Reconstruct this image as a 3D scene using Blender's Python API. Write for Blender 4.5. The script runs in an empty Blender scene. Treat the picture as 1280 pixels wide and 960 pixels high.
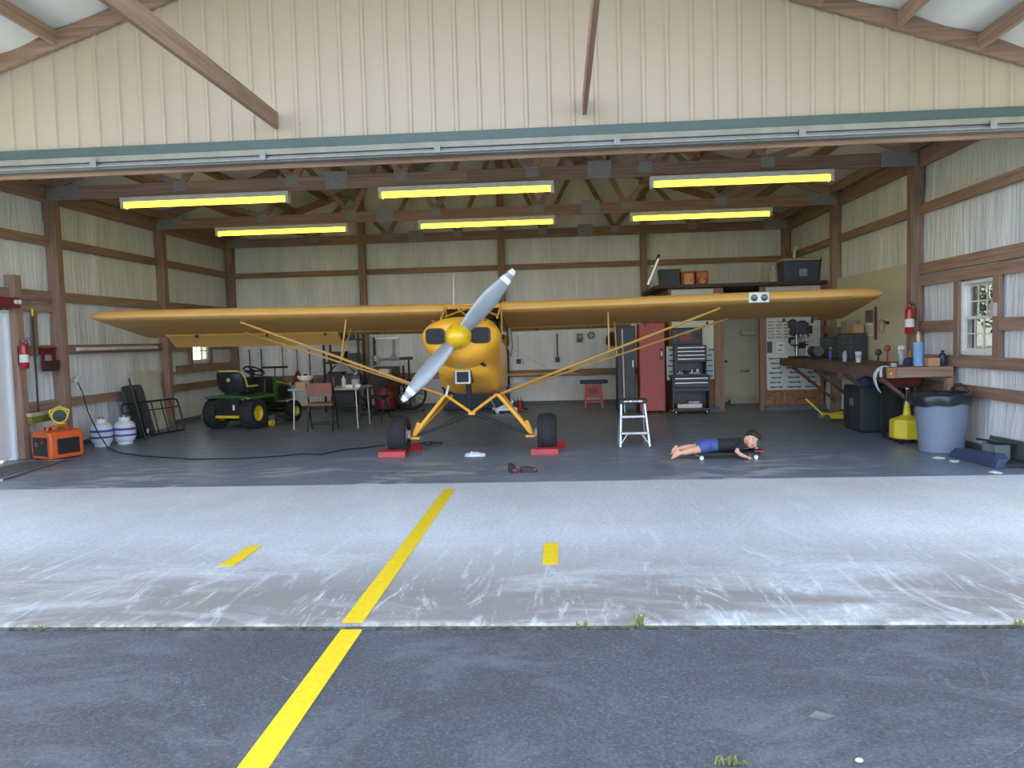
import bpy, bmesh, math, random
from math import sin, cos, pi, radians
from mathutils import Vector, Matrix, noise
random.seed(7)
SC = bpy.context.scene
COL = SC.collection

# ------------------------------------------------------------------ camera
F_PX = 961.0
CAM = Vector((1.2443, 0.0, 1.4375))
YAW, PITCH, ROLL = 0.0647344, -0.0583149, 0.0268190
fwd = Vector((-sin(YAW)*cos(PITCH), cos(YAW)*cos(PITCH), sin(PITCH)))
rgt0 = Vector((cos(YAW), sin(YAW), 0))
up0 = rgt0.cross(fwd)
rgt = rgt0*cos(ROLL) - up0*sin(ROLL)
upv = up0*cos(ROLL) + rgt0*sin(ROLL)
cd = bpy.data.cameras.new('camera')
cd.sensor_fit = 'HORIZONTAL'; cd.sensor_width = 36.0; cd.lens = F_PX/1280*36.0
cd.clip_start = 0.05; cd.clip_end = 500
cam = bpy.data.objects.new('camera', cd); COL.objects.link(cam)
M3 = Matrix((rgt, upv, -fwd)).transposed()
cam.matrix_world = Matrix.Translation(CAM) @ M3.to_4x4()
SC.camera = cam
def ray(x, y): return fwd*F_PX + rgt*(x-640) + upv*(480-y)
def PY(x, y, Y): d = ray(x, y); return CAM + d*(Y/d.y)
def PZ(x, y, Z=0.0): d = ray(x, y); return CAM + d*((Z-CAM.z)/d.z)
def PX(x, y, X): d = ray(x, y); return CAM + d*((X-CAM.x)/d.x)

# ------------------------------------------------------------------ world, sun, exposure
w = bpy.data.worlds.new('world'); SC.world = w; w.use_nodes = True
nt = w.node_tree; nt.nodes.clear()
wo = nt.nodes.new('ShaderNodeOutputWorld'); bg = nt.nodes.new('ShaderNodeBackground')
sky = nt.nodes.new('ShaderNodeTexSky'); sky.sky_type = 'HOSEK_WILKIE'; sky.turbidity = 8.0; sky.ground_albedo = 0.35
SUN_DIR = Vector((-0.16, 0.76, 0.80)).normalized()          # towards the sun: behind the hangar
sky.sun_direction = SUN_DIR
hs = nt.nodes.new('ShaderNodeHueSaturation'); hs.inputs['Saturation'].default_value = 0.8
nt.links.new(sky.outputs[0], hs.inputs['Color']); nt.links.new(hs.outputs[0], bg.inputs[0])
bg.inputs[1].default_value = 4.6
nt.links.new(bg.outputs[0], wo.inputs[0])
sl = bpy.data.lights.new('sun', 'SUN'); sl.energy = 6.0; sl.angle = radians(1.2); sl.color = (1.0, 0.95, 0.86)
so = bpy.data.objects.new('sun', sl); COL.objects.link(so)
so.rotation_euler = (-SUN_DIR).to_track_quat('-Z', 'Y').to_euler(); so.location = (0, 30, 30)
SC.view_settings.view_transform = 'Standard'; SC.view_settings.look = 'None'
SC.view_settings.gamma = 1.0; SC.view_settings.use_curve_mapping = False
SC.view_settings.exposure = 2.5

# ------------------------------------------------------------------ mesh helpers
class MB:
    def __init__(s): s.v = []; s.f = []
    def add(s, vs, fs):
        o = len(s.v); s.v += [tuple(v) for v in vs]; s.f += [tuple(i+o for i in f) for f in fs]; return s
    def box(s, x0, x1, y0, y1, z0, z1):
        return s.add([(x0,y0,z0),(x1,y0,z0),(x1,y1,z0),(x0,y1,z0),(x0,y0,z1),(x1,y0,z1),(x1,y1,z1),(x0,y1,z1)],
                     [(0,3,2,1),(4,5,6,7),(0,1,5,4),(1,2,6,5),(2,3,7,6),(3,0,4,7)])
    def obox(s, c, size, rot=(0,0,0)):
        m = Matrix.Translation(c) @ Matrix.Rotation(rot[2],4,'Z') @ Matrix.Rotation(rot[1],4,'Y') @ Matrix.Rotation(rot[0],4,'X')
        a, b, d = [q/2 for q in size]
        vs = [m @ Vector(p) for p in [(-a,-b,-d),(a,-b,-d),(a,b,-d),(-a,b,-d),(-a,-b,d),(a,-b,d),(a,b,d),(-a,b,d)]]
        return s.add(vs, [(0,3,2,1),(4,5,6,7),(0,1,5,4),(1,2,6,5),(2,3,7,6),(3,0,4,7)])
    def bar(s, p0, p1, w, h, upv=(0,0,1)):
        # rectangular bar from p0 to p1: w across, h along up
        p0 = Vector(p0); p1 = Vector(p1); d = (p1-p0).normalized(); u = Vector(upv)
        if abs(d.dot(u)) > .98: u = Vector((0,1,0))
        sd = d.cross(u).normalized(); u = sd.cross(d).normalized()
        vs = []
        for p in (p0, p1):
            for a, b in ((-1,-1),(1,-1),(1,1),(-1,1)): vs.append(p + sd*(a*w/2) + u*(b*h/2))
        return s.add(vs, [(0,1,2,3),(7,6,5,4),(0,4,5,1),(1,5,6,2),(2,6,7,3),(3,7,4,0)])
    def cyl(s, p0, p1, r0, r1=None, n=12, caps=True):
        return s.tube([p0, p1], [r0, r0 if r1 is None else r1], n, caps)
    def tube(s, path, r, n=8, caps=True):
        P = [Vector(p) for p in path]; k = len(P)
        R = r if isinstance(r, (list, tuple)) else [r]*k
        T = []
        for i in range(k):
            a = P[max(i-1,0)]; b = P[min(i+1,k-1)]; T.append((b-a).normalized())
        u = Vector((0,0,1)) if abs(T[0].z) < .9 else Vector((1,0,0))
        vs = []
        for i in range(k):
            u = (u - T[i]*u.dot(T[i]))
            if u.length < 1e-5: u = Vector((0,1,0))
            u.normalize(); b = T[i].cross(u)
            for j in range(n):
                a = 2*pi*j/n; vs.append(P[i] + (u*cos(a) + b*sin(a))*R[i])
        fs = [(i*n+j, i*n+(j+1)%n, (i+1)*n+(j+1)%n, (i+1)*n+j) for i in range(k-1) for j in range(n)]
        if caps: fs += [tuple(reversed(range(n))), tuple(range((k-1)*n, k*n))]
        return s.add(vs, fs)
    def lathe(s, prof, c=(0,0,0), axis='z', n=24, caps=True):
        # prof: list of (r, t) along axis
        c = Vector(c); vs = []
        for r, t in prof:
            for j in range(n):
                a = 2*pi*j/n; p, q = r*cos(a), r*sin(a)
                vs.append(c + {'z':Vector((p,q,t)), 'y':Vector((q,t,p)), 'x':Vector((t,p,q))}[axis])
        k = len(prof)
        fs = [(i*n+j, i*n+(j+1)%n, (i+1)*n+(j+1)%n, (i+1)*n+j) for i in range(k-1) for j in range(n)]
        if caps: fs += [tuple(reversed(range(n))), tuple(range((k-1)*n, k*n))]
        return s.add(vs, fs)
    def loft(s, rings, caps=True, closed=True):
        n = len(rings[0]); vs = [p for r in rings for p in r]; k = len(rings)
        m = n if closed else n-1
        fs = [(i*n+j, i*n+(j+1)%n, (i+1)*n+(j+1)%n, (i+1)*n+j) for i in range(k-1) for j in range(m)]
        if caps and closed: fs += [tuple(reversed(range(n))), tuple(range((k-1)*n, k*n))]
        return s.add(vs, fs)
    def prism(s, poly, axis, a, b):
        # poly in the two other axes (x:(y,z) y:(x,z) z:(x,y)), extruded from a to b
        def P(q, t): return {'x':(t,q[0],q[1]), 'y':(q[0],t,q[1]), 'z':(q[0],q[1],t)}[axis]
        n = len(poly); vs = [P(q,a) for q in poly] + [P(q,b) for q in poly]
        return s.add(vs, [tuple(reversed(range(n))), tuple(range(n,2*n))] + [(i,(i+1)%n,n+(i+1)%n,n+i) for i in range(n)])
    def ball(s, c, r, n=12, m=8):
        r = (r,r,r) if not isinstance(r,(tuple,list)) else r
        vs = []; c = Vector(c)
        for i in range(m+1):
            t = pi*i/m
            for j in range(n):
                a = 2*pi*j/n
                vs.append(c + Vector((r[0]*sin(t)*cos(a), r[1]*sin(t)*sin(a), r[2]*cos(t))))
        return s.add(vs, [(i*n+j, (i+1)*n+j, (i+1)*n+(j+1)%n, i*n+(j+1)%n) for i in range(m) for j in range(n)])
    def torus(s, c, R, r, axis='z', n=24, m=8):
        prof = [(R + r*cos(2*pi*k/m), r*sin(2*pi*k/m)) for k in range(m+1)]
        return s.lathe(prof, c, axis, n, caps=False)
    def xf(s, m):
        s.v = [tuple(m @ Vector(v)) for v in s.v]; return s
    def mesh(s, name):
        me = bpy.data.meshes.new(name); me.from_pydata(s.v, [], s.f)
        bm = bmesh.new(); bm.from_mesh(me)
        bmesh.ops.remove_doubles(bm, verts=bm.verts, dist=1e-5)
        bmesh.ops.recalc_face_normals(bm, faces=bm.faces); bm.to_mesh(me); bm.free()
        return me

def link(name, me, m, parent=None, smooth=False, bevel=0, ang=35):
    if m and not me.materials: me.materials.append(m)
    o = bpy.data.objects.new(name, me); COL.objects.link(o)
    if parent: o.parent = parent
    if smooth:
        for p in me.polygons: p.use_smooth = True
        try: me.set_sharp_from_angle(angle=radians(ang))
        except Exception: pass
    if bevel:
        b = o.modifiers.new('bevel', 'BEVEL'); b.width = bevel; b.segments = 2; b.limit_method = 'ANGLE'; b.angle_limit = radians(50)
    return o
def tag(o, label, cat, group=None):
    o['label'] = label; o['category'] = cat
    if group: o['group'] = group
    return o
def thing(name, label, cat, loc=(0,0,0), rz=0.0, group=None):
    o = bpy.data.objects.new(name, None); o.empty_display_size = .1; COL.objects.link(o)
    o.location = loc; o.rotation_euler = (0,0,rz); return tag(o, label, cat, group)
def part(parent, name, mb, m, smooth=False, bevel=0, label=None, ang=35):
    o = link(name, mb.mesh(name), m, parent, smooth, bevel, ang)
    if label: o['label'] = label
    return o
def single(name, mb, m, label, cat, loc=(0,0,0), rz=0.0, group=None, smooth=False, bevel=0):
    o = link(name, mb.mesh(name), m, None, smooth, bevel); o.location = loc; o.rotation_euler = (0,0,rz)
    return tag(o, label, cat, group)
def struct(name, mb, m, smooth=False, bevel=0):
    o = link(name, mb.mesh(name), m, None, smooth, bevel); o['kind'] = 'structure'; return o
def clone(o, parent=None, loc=None, rz=None):
    c = o.copy(); COL.objects.link(c)
    if parent is not None: c.parent = parent
    if loc is not None: c.location = loc
    if rz is not None: c.rotation_euler = (0,0,rz)
    return c
def dup(root, loc, rz=None, label=None):
    r = clone(root, None, loc, rz)
    if label: r['label'] = label
    for ch in list(root.children):
        c = clone(ch, r)
        for g in list(ch.children): clone(g, c)
    return r

# ------------------------------------------------------------------ materials
def srgb(r, g, b):
    f = lambda c: (c/255/12.92) if c/255 <= .04045 else ((c/255+.055)/1.055)**2.4
    return (f(r), f(g), f(b), 1)
MATS = {}
def mat(name, rgb, rough=.6, metal=0.0, var=.10, scale=6.0, bump=0.0, stretch=(1,1,1), spec=.5, emit=0, coat=0, rgb2=None, detail=4, objrand=0.0, trans=0):
    if name in MATS: return MATS[name]
    m = bpy.data.materials.new(name); m.use_nodes = True; MATS[name] = m
    n = m.node_tree; P = n.nodes['Principled BSDF']
    P.inputs['Roughness'].default_value = rough; P.inputs['Metallic'].default_value = metal
    P.inputs['Specular IOR Level'].default_value = spec
    P.inputs['Coat Weight'].default_value = coat
    c = srgb(*rgb)
    c2 = srgb(*rgb2) if rgb2 else tuple(max(0, q*(1-var*2.2)) for q in c[:3]) + (1,)
    tc = n.nodes.new('ShaderNodeTexCoord'); mp = n.nodes.new('ShaderNodeMapping'); mp.inputs['Scale'].default_value = stretch
    n.links.new(tc.outputs['Object'], mp.inputs[0])
    nz = n.nodes.new('ShaderNodeTexNoise'); nz.inputs['Scale'].default_value = scale; nz.inputs['Detail'].default_value = detail
    n.links.new(mp.outputs[0], nz.inputs['Vector'])
    rp = n.nodes.new('ShaderNodeValToRGB'); rp.color_ramp.elements[0].position = .3; rp.color_ramp.elements[1].position = .7
    rp.color_ramp.elements[0].color = c2; rp.color_ramp.elements[1].color = c
    n.links.new(nz.outputs[0], rp.inputs[0])
    out = rp.outputs[0]
    if objrand:
        oi = n.nodes.new('ShaderNodeObjectInfo'); mr = n.nodes.new('ShaderNodeMapRange')
        mr.inputs['To Min'].default_value = 1-objrand; mr.inputs['To Max'].default_value = 1+objrand
        n.links.new(oi.outputs['Random'], mr.inputs[0])
        h = n.nodes.new('ShaderNodeHueSaturation'); n.links.new(mr.outputs[0], h.inputs['Value']); n.links.new(out, h.inputs['Color']); out = h.outputs[0]
    n.links.new(out, P.inputs['Base Color'])
    if emit:
        n.links.new(out, P.inputs['Emission Color']); P.inputs['Emission Strength'].default_value = emit
    if bump:
        b = n.nodes.new('ShaderNodeBump'); b.inputs['Strength'].default_value = bump; b.inputs['Distance'].default_value = .02
        n.links.new(nz.outputs[0], b.inputs['Height']); n.links.new(b.outputs[0], P.inputs['Normal'])
    return m
def wood(axis):
    st = {'x':(.6,14,14), 'y':(14,.6,14), 'z':(14,14,.6)}[axis]
    return mat('wood_'+axis, (164,134,116), .75, var=.2, scale=2.2, bump=.15, stretch=st, rgb2=(124,98,84), detail=6, objrand=.14)
def glass_mat():
    if 'glass' in MATS: return MATS['glass']
    m = bpy.data.materials.new('glass'); m.use_nodes = True; MATS['glass'] = m
    n = m.node_tree; n.nodes.clear(); o = n.nodes.new('ShaderNodeOutputMaterial')
    mx = n.nodes.new('ShaderNodeMixShader'); t = n.nodes.new('ShaderNodeBsdfTransparent'); g = n.nodes.new('ShaderNodeBsdfGlossy')
    t.inputs[0].default_value = (.86,.9,.88,1); g.inputs['Roughness'].default_value = .05
    mx.inputs[0].default_value = .12
    n.links.new(t.outputs[0], mx.inputs[1]); n.links.new(g.outputs[0], mx.inputs[2]); n.links.new(mx.outputs[0], o.inputs[0])
    return m
def ground_mat(name, kind):
    m = bpy.data.materials.new(name); m.use_nodes = True; MATS[name] = m
    n = m.node_tree; P = n.nodes['Principled BSDF']; N = n.nodes.new; L = n.links.new
    tc = N('ShaderNodeTexCoord')
    def noise(scale, detail=5, rough=.6, stretch=(1,1,1), dist=0):
        mp = N('ShaderNodeMapping'); mp.inputs['Scale'].default_value = stretch; L(tc.outputs['Object'], mp.inputs[0])
        z = N('ShaderNodeTexNoise'); z.inputs['Scale'].default_value = scale; z.inputs['Detail'].default_value = detail
        z.inputs['Roughness'].default_value = rough; z.inputs['Distortion'].default_value = dist
        L(mp.outputs[0], z.inputs['Vector']); return z.outputs[0]
    def ramp(f, stops):
        r = N('ShaderNodeValToRGB'); e = r.color_ramp.elements
        while len(e) < len(stops): e.new(.5)
        for i, (p, c) in enumerate(stops): e[i].position = p; e[i].color = c if len(c) == 4 else (*c, 1)
        L(f, r.inputs[0]); return r.outputs[0]
    def mix(fac, a, b, mode='MIX'):
        x = N('ShaderNodeMix'); x.data_type = 'RGBA'; x.blend_type = mode
        if isinstance(fac, float): x.inputs[0].default_value = fac
        else: L(fac, x.inputs[0])
        for q, s in ((a, 6), (b, 7)):
            if isinstance(q, tuple): x.inputs[s].default_value = q
            else: L(q, x.inputs[s])
        return x.outputs[2]
    g = lambda v: (v, v, v, 1)
    bmp = N('ShaderNodeBump'); bmp.inputs['Distance'].default_value = .01
    if kind == 'floor':
        c = ramp(noise(.7, 6), [(.3, srgb(98,112,128)), (.7, srgb(116,128,144))])
        sc = ramp(noise(2.2, 9, .72, (.6,1.6,1), 1.0), [(.50, g(0)), (.58, g(1))])
        sepf = N('ShaderNodeSeparateXYZ'); L(tc.outputs['Object'], sepf.inputs[0]); mrf = N('ShaderNodeMapRange'); mrf.inputs['From Min'].default_value = 10.6; mrf.inputs['From Max'].default_value = 8.8; L(sepf.outputs[1], mrf.inputs[0])
        sc2 = mix(1.0, ramp(noise(.45, 3, .5), [(.44, g(0)), (.56, g(.8))]), mrf.outputs[0], 'MULTIPLY')
        c = mix(mix(1.0, sc, sc2, 'MULTIPLY'), c, srgb(176,178,176))
        L(c, P.inputs['Base Color'])
        L(ramp(noise(3, 6), [(.3, g(.34)), (.75, g(.46))]), P.inputs['Roughness'])
        bmp.inputs['Strength'].default_value = .0; L(noise(3, 3), bmp.inputs['Height'])
    elif kind == 'apron':
        c = ramp(noise(.5, 7, .65, (1,.55,1)), [(.28, srgb(184,186,187)), (.72, srgb(218,219,219))])
        fine = ramp(noise(30, 8, .8), [(.32, g(.66)), (.6, g(1.0))])
        c = mix(1.0, c, fine, 'MULTIPLY')
        # brown dirt gathering along the outer edge of the slab, scuffed by white drag marks
        sep = N('ShaderNodeSeparateXYZ'); L(tc.outputs['Object'], sep.inputs[0])
        mr = N('ShaderNodeMapRange'); mr.inputs['From Min'].default_value = 5.6; mr.inputs['From Max'].default_value = 4.3; L(sep.outputs[1], mr.inputs[0])
        nz = ramp(noise(1.1, 8, .7, (.55,1.5,1), .6), [(.27, g(0)), (.52, g(1))])
        d = mix(1.0, mr.outputs[0], nz, 'MULTIPLY')
        c = mix(mix(.92, g(0), d), c, srgb(124,118,112))
        scf = ramp(noise(1.6, 10, .78, (2.6,.5,1), 2.4), [(.53, g(0)), (.66, g(.85))])
        c = mix(mix(1.0, scf, mix(.6, mr.outputs[0], g(.45)), 'MULTIPLY'), c, srgb(226,227,226))
        st = ramp(noise(.33, 6, .6, (1,1.4,1), .5), [(.56, g(0)), (.70, g(.35))])
        c = mix(st, c, srgb(176,164,142))
        mr2 = N('ShaderNodeMapRange'); mr2.inputs['From Min'].default_value = 3.87; mr2.inputs['From Max'].default_value = 3.81; L(sep.outputs[1], mr2.inputs[0])
        ch = ramp(noise(5, 8, .7), [(.46, g(0)), (.66, g(.6))])
        c = mix(mix(1.0, mr2.outputs[0], ch, 'MULTIPLY'), c, srgb(232,230,222))
        L(c, P.inputs['Base Color']); P.inputs['Roughness'].default_value = .82
        bmp.inputs['Strength'].default_value = .35; L(noise(26, 8, .75), bmp.inputs['Height'])
    elif kind == 'asphalt':
        c = ramp(noise(.8, 8, .7), [(.3, srgb(64,67,73)), (.72, srgb(86,89,95))])
        sp = ramp(noise(70, 5, .85), [(.34, g(.5)), (.54, g(1.0)), (.68, g(2.1))])
        c = mix(1.0, c, sp, 'MULTIPLY')
        pt = ramp(noise(1.3, 9, .75, (.7,1.3,1), .7), [(.50, g(0)), (.68, g(.6))])
        c = mix(pt, c, srgb(116,117,120))
        ck = ramp(noise(.9, 5, .6, (1,1,1), 2.0), [(.492, g(0)), (.5, g(.5)), (.508, g(0))])
        ck2 = ramp(noise(.6, 3), [(.5, g(0)), (.6, g(1))])
        c = mix(mix(1.0, ck, ck2, 'MULTIPLY'), c, srgb(138,139,139))
        L(c, P.inputs['Base Color']); P.inputs['Roughness'].default_value = .85
        bmp.inputs['Strength'].default_value = .6; L(noise(110, 4, .7), bmp.inputs['Height'])
    L(bmp.outputs[0], P.inputs['Normal'])
    return m
def insul():
    if 'insul' in MATS: return MATS['insul']
    m = mat('insul', (233,236,240), .5, var=.05, scale=3.0, stretch=(1.2,1.2,.25), rgb2=(210,214,218))
    n = m.node_tree; P = n.nodes['Principled BSDF']; tc = n.nodes.new('ShaderNodeTexCoord')
    mp = n.nodes.new('ShaderNodeMapping'); mp.inputs['Scale'].default_value = (9,9,.9); n.links.new(tc.outputs['Object'], mp.inputs[0])
    z = n.nodes.new('ShaderNodeTexNoise'); z.inputs['Scale'].default_value = 1.6; z.inputs['Detail'].default_value = 6; z.inputs['Distortion'].default_value = .6
    n.links.new(mp.outputs[0], z.inputs['Vector'])
    b = n.nodes.new('ShaderNodeBump'); b.inputs['Strength'].default_value = .55; b.inputs['Distance'].default_value = .05
    n.links.new(z.outputs[0], b.inputs['Height']); n.links.new(b.outputs[0], P.inputs['Normal'])
    return m
BLACK = mat('black_plastic', (34,35,38), .5); DARK = mat('dark_metal', (48,50,56), .45, .3)
RUBBER = mat('rubber', (40,42,46), .8, var=.12, scale=14); WHITE = mat('white_paint', (232,232,228), .45)
STEEL = mat('steel', (176,178,182), .32, .9); GREY = mat('grey_plastic', (132,138,146), .55)
RED = mat('red_paint', (178,44,44), .4); ORANGE = mat('orange_plastic', (224,98,38), .45)
FAB = mat('wing_fabric', (216,168,94), .42, var=.04, scale=3, spec=.4)
YEL = mat('plane_yellow', (238,172,48), .32, var=.03, scale=3, coat=.3, spec=.5)
YPL = mat('yellow_plastic', (226,204,56), .45); GREEN = mat('tractor_green', (46,98,52), .35, coat=.3)
BLUE = mat('blue_plastic', (52,80,130), .45); CARD = mat('cardboard', (186,150,108), .85)
CREAM = mat('cream_paint', (222,216,192), .6, var=.04); LBLUE = mat('blue_paper', (132,176,222), .8)
PAPER = mat('paper', (228,228,220), .8, var=.03); BROWNM = mat('brown_vinyl', (136,86,66), .55)
MAROON = mat('maroon_paint', (122,40,44), .45); ALU = mat('aluminium', (205,208,212), .35, .75)
# ------------------------------------------------------------------ the setting
W = 6.1; Y0, Y1, Y2, Y3 = 7.66, 10.714, 13.718, 16.782
ZT = 3.59; PIT = 1/3.0
def roofz(x, base=5.72): return base - PIT*abs(x)
POSTY = [Y0, Y1, Y2, Y3-.07]

struct('floor', MB().box(-W-.1, W+.1, Y0, Y3+.15, -.25, 0), ground_mat('floor_paint', 'floor'))
struct('apron', MB().box(-9, 9, 3.80, Y0-.002, -.25, 0), ground_mat('apron_concrete', 'apron'), bevel=.012)
struct('asphalt_drive', MB().box(-14, 14, -26, 3.785, -.3, -.018), ground_mat('asphalt', 'asphalt'))
struct('ground', MB().box(-60, 60, -60, 70, -.6, -.26), mat('grass', (112,128,66), .9, var=.25, scale=3, bump=.5, rgb2=(80,98,44)))

YLINE = mat('yellow_line', (236,200,28), .6, var=.08, scale=30)
def line_strip(name, label, x, y0, y1, z, wd=.11, group='yellow lines on the pavement'):
    single(name, MB().box(-wd/2, wd/2, 0, y1-y0, 0, .004), YLINE, label, 'line', (x, y0, z), group=group)
line_strip('painted_line', 'long yellow painted centre line running up the pale concrete apron', .138, 3.82, 7.32, .0005)
line_strip('painted_line', 'yellow painted line continuing across the dark asphalt to the bottom edge', .150, 1.6, 3.775, -.0175)
line_strip('painted_line', 'short yellow dash on the apron left of the centre line', -.98, 4.84, 5.32, .0005, .10)
line_strip('painted_line', 'short yellow dash on the apron right of the centre line', 1.145, 4.82, 5.32, .0005, .10)

# ---- side and back walls: outer metal sheet, insulation, girts, posts
SIDING = mat('siding_beige', (222,206,176), .5, var=.03, scale=2)
GIRTS = [(2.95,3.08),(2.155,2.30),(1.39,1.53),(.61,.745)]
def frame_panel(us, vs, holes, fn):
    # grid over us x vs leaving out cells inside holes
    mb = MB(); nu = len(us); vv = [fn(u, v) for v in vs for u in us]; ff = []
    for j in range(len(vs)-1):
        for i in range(nu-1):
            cu = (us[i]+us[i+1])/2; cv = (vs[j]+vs[j+1])/2
            if any(a < cu < b and c < cv < d for a, b, c, d in holes): continue
            ff.append((j*nu+i, j*nu+i+1, (j+1)*nu+i+1, (j+1)*nu+i))
    return mb.add(vv, ff)
def span(a, b, n, extra=()):
    L = [a+(b-a)*i/n for i in range(n+1)]
    for e in extra:
        if a < e < b: L.append(e)
    return sorted(set(round(q, 4) for q in L))
def bulge(t, v, seed):
    n1 = noise.noise(Vector((t*1.7+seed*9.1, v*.5, seed*3.3)))*.035 + noise.noise(Vector((t*7+seed, v*1.1, seed)))*.014
    lo = max(0, .62-v)/.62
    return n1 + .06*lo*(.6+noise.noise(Vector((t*1.2, 3, seed))))
INS = insul()
holesL = [(14.87,15.60,1.12,2.0), (8.95,9.80,-.1,1.97)]
holesR = [(8.93,9.66,1.11,1.98)]
outer = {}
for side, sx, holes in (('left', -1, holesL), ('right', 1, holesR)):
    mb = MB(); xo = sx*(W+.17)
    us = span(Y0-.02, Y3+.17, 12, [h[0] for h in holes]+[h[1] for h in holes]); vs = span(-.26, 3.8, 6, [h[2] for h in holes]+[h[3] for h in holes])
    mb = frame_panel(us, vs, holes, lambda u, v: (xo, u, v))
    wl = struct('wall_'+side, mb, SIDING); sol = wl.modifiers.new('thick', 'SOLIDIFY'); sol.thickness = .02
    for k in range(3):
        a, b = POSTY[k]+.02, POSTY[k+1]+.1
        hs_ = [h for h in holes if h[0] < b and h[1] > a]
        us = span(a, b, 44, [h[0] for h in holes]+[h[1] for h in holes]); vs = span(.0, 3.86, 40, [h[2] for h in holes]+[h[3] for h in holes])
        fn = lambda u, v: (sx*(W+.035 - max(-.02, min(.12, bulge(u, v, k+sx*2+5)))*(1 if not any(h[0]-.12 < u < h[1]+.12 and h[2]-.12 < v < h[3]+.12 for h in holes) else 0)), u, v)
        part(wl, 'insulation_panel', frame_panel(us, vs, hs_, fn), INS, smooth=True, ang=180)
        for gi, (z0, z1) in enumerate(GIRTS):
            segs = [(POSTY[k]+.14, POSTY[k+1])]
            for h in hs_:
                if h[2]-.02 < (z0+z1)/2 < h[3]+.02:
                    segs = [(segs[0][0], h[0]-.11), (h[1]+.11, segs[0][1])]
            for (p, q) in segs:
                part(wl, 'girt', MB().box(*sorted((sx*(W-.04), sx*W)), p, q, z0, z1), wood('y'))
    for k in range(4):
        post = part(wl, 'post', MB().box(*sorted((sx*(W-.14), sx*(W+.02))), POSTY[k], POSTY[k]+.14, 0, ZT+.12), wood('z'), bevel=.006)
        if 0 < k: part(post, 'post_block', MB().box(*sorted((sx*(W-.135), sx*(W+.0))), POSTY[k]-.042, POSTY[k]-.002, 3.28, ZT), wood('z'))
    for k in range(3):
        part(wl, 'eave_plate', MB().box(*sorted((sx*(W-.05), sx*(W-.005))), POSTY[k]+.14, POSTY[k+1]-.045, ZT-.02, ZT+.20), wood('y'))
    # curb of the slab at the foot of the wall
    if side == 'left': segs = [(POSTY[0]+.14, 8.93), (9.98, POSTY[1]), (POSTY[1]+.14, POSTY[2]), (POSTY[2]+.14, Y3)]
    else: segs = [(POSTY[0]+.14, POSTY[1]), (POSTY[1]+.14, POSTY[2])]
    for p, q in segs:
        part(wl, 'curb', MB().box(*sorted((sx*(W-.03), sx*(W+.08))), p, q, 0, .07), mat('curb', (104,110,116), .7))
    outer[side] = wl
wl = outer['left']; wr = outer['right']
# extra lumber
part(wl, 'girt', MB().box(-W, -W+.04, 8.6, 9.70, 2.00, 2.13), wood('y'))
part(wl, 'girt', MB().box(-W, -W+.04, 9.98, POSTY[1], 2.00, 2.13), wood('y'))
part(wl, 'jamb_post', MB().box(-W-.02, -W+.12, 9.83, 9.97, 0, 2.47), wood('z'), bevel=.006)
part(wl, 'jamb_post', MB().box(-W-.02, -W+.12, 8.78, 8.92, 0, 2.47), wood('z'), bevel=.006)
part(wl, 'sill_girt', MB().box(-W, -W+.045, POSTY[2]+.14, Y3-.08, .95, 1.10), wood('y'))
for yy in (14.76, 15.61): part(wl, 'stud', MB().box(-W, -W+.05, yy, yy+.10, 1.10, 2.15), wood('z'))
part(wr, 'girt', MB().box(W-.04, W, POSTY[0]+.14, POSTY[1], 2.0, 2.13), wood('y'))
part(wr, 'sill_girt', MB().box(W-.045, W, POSTY[0]+.14, POSTY[1], .955, 1.09), wood('y'))
for yy in (8.81, 9.67): part(wr, 'stud', MB().box(W-.05, W, yy, yy+.11, 1.09, 2.0), wood('z'))
part(wl, 'stud', MB().box(-W, -W+.04, 10.28, 10.36, 1.53, 2.0), wood('z'))
part(wr, 'wall_board', MB().box(W-.06, W-.042, POSTY[1]+.145, POSTY[2]-.005, .6, 2.33), mat('board_cream', (196,192,168), .8, var=.03), bevel=.003)

# back wall
us = span(-W-.17, W+.17, 20); vs = span(-.26, 3.8, 4)
mb = MB().prism([(-W-.17,-.26),(W+.17,-.26),(W+.17,3.72),(0,5.86),(-W-.17,3.72)], 'y', Y3+.15, Y3+.17)
wb = struct('wall_back', mb, SIDING)
BX = [-W, -3.05, 0, 3.05, W]
for k in range(4):
    us = span(BX[k], BX[k+1], 40); vs = span(0, 1, 44)
    fn = lambda u, v: (u, Y3+.06 - max(-.03, min(.1, bulge(u, v*4, k+20))), v*(roofz(u, 5.86)))
    part(wb, 'insulation_panel', frame_panel(us, vs, [], fn), INS, smooth=True, ang=180)
    for z0, z1 in ((2.93,3.05),(1.95,2.09),(.61,.755)):
        part(wb, 'girt', MB().box(BX[k]+(.07 if k else .14), BX[k+1]-(.07 if k < 3 else .14), Y3-.04, Y3, z0, z1), wood('x'))
for x in (-3.05, 0, 3.05):
    part(wb, 'post', MB().box(x-.07, x+.07, Y3-.14, Y3, 0, roofz(x, 5.72)), wood('z'), bevel=.006)
part(wb, 'curb', MB().box(-W+.02, 2.5, Y3-.03, Y3+.05, 0, .07), mat('curb', (104,110,116), .7))

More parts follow.
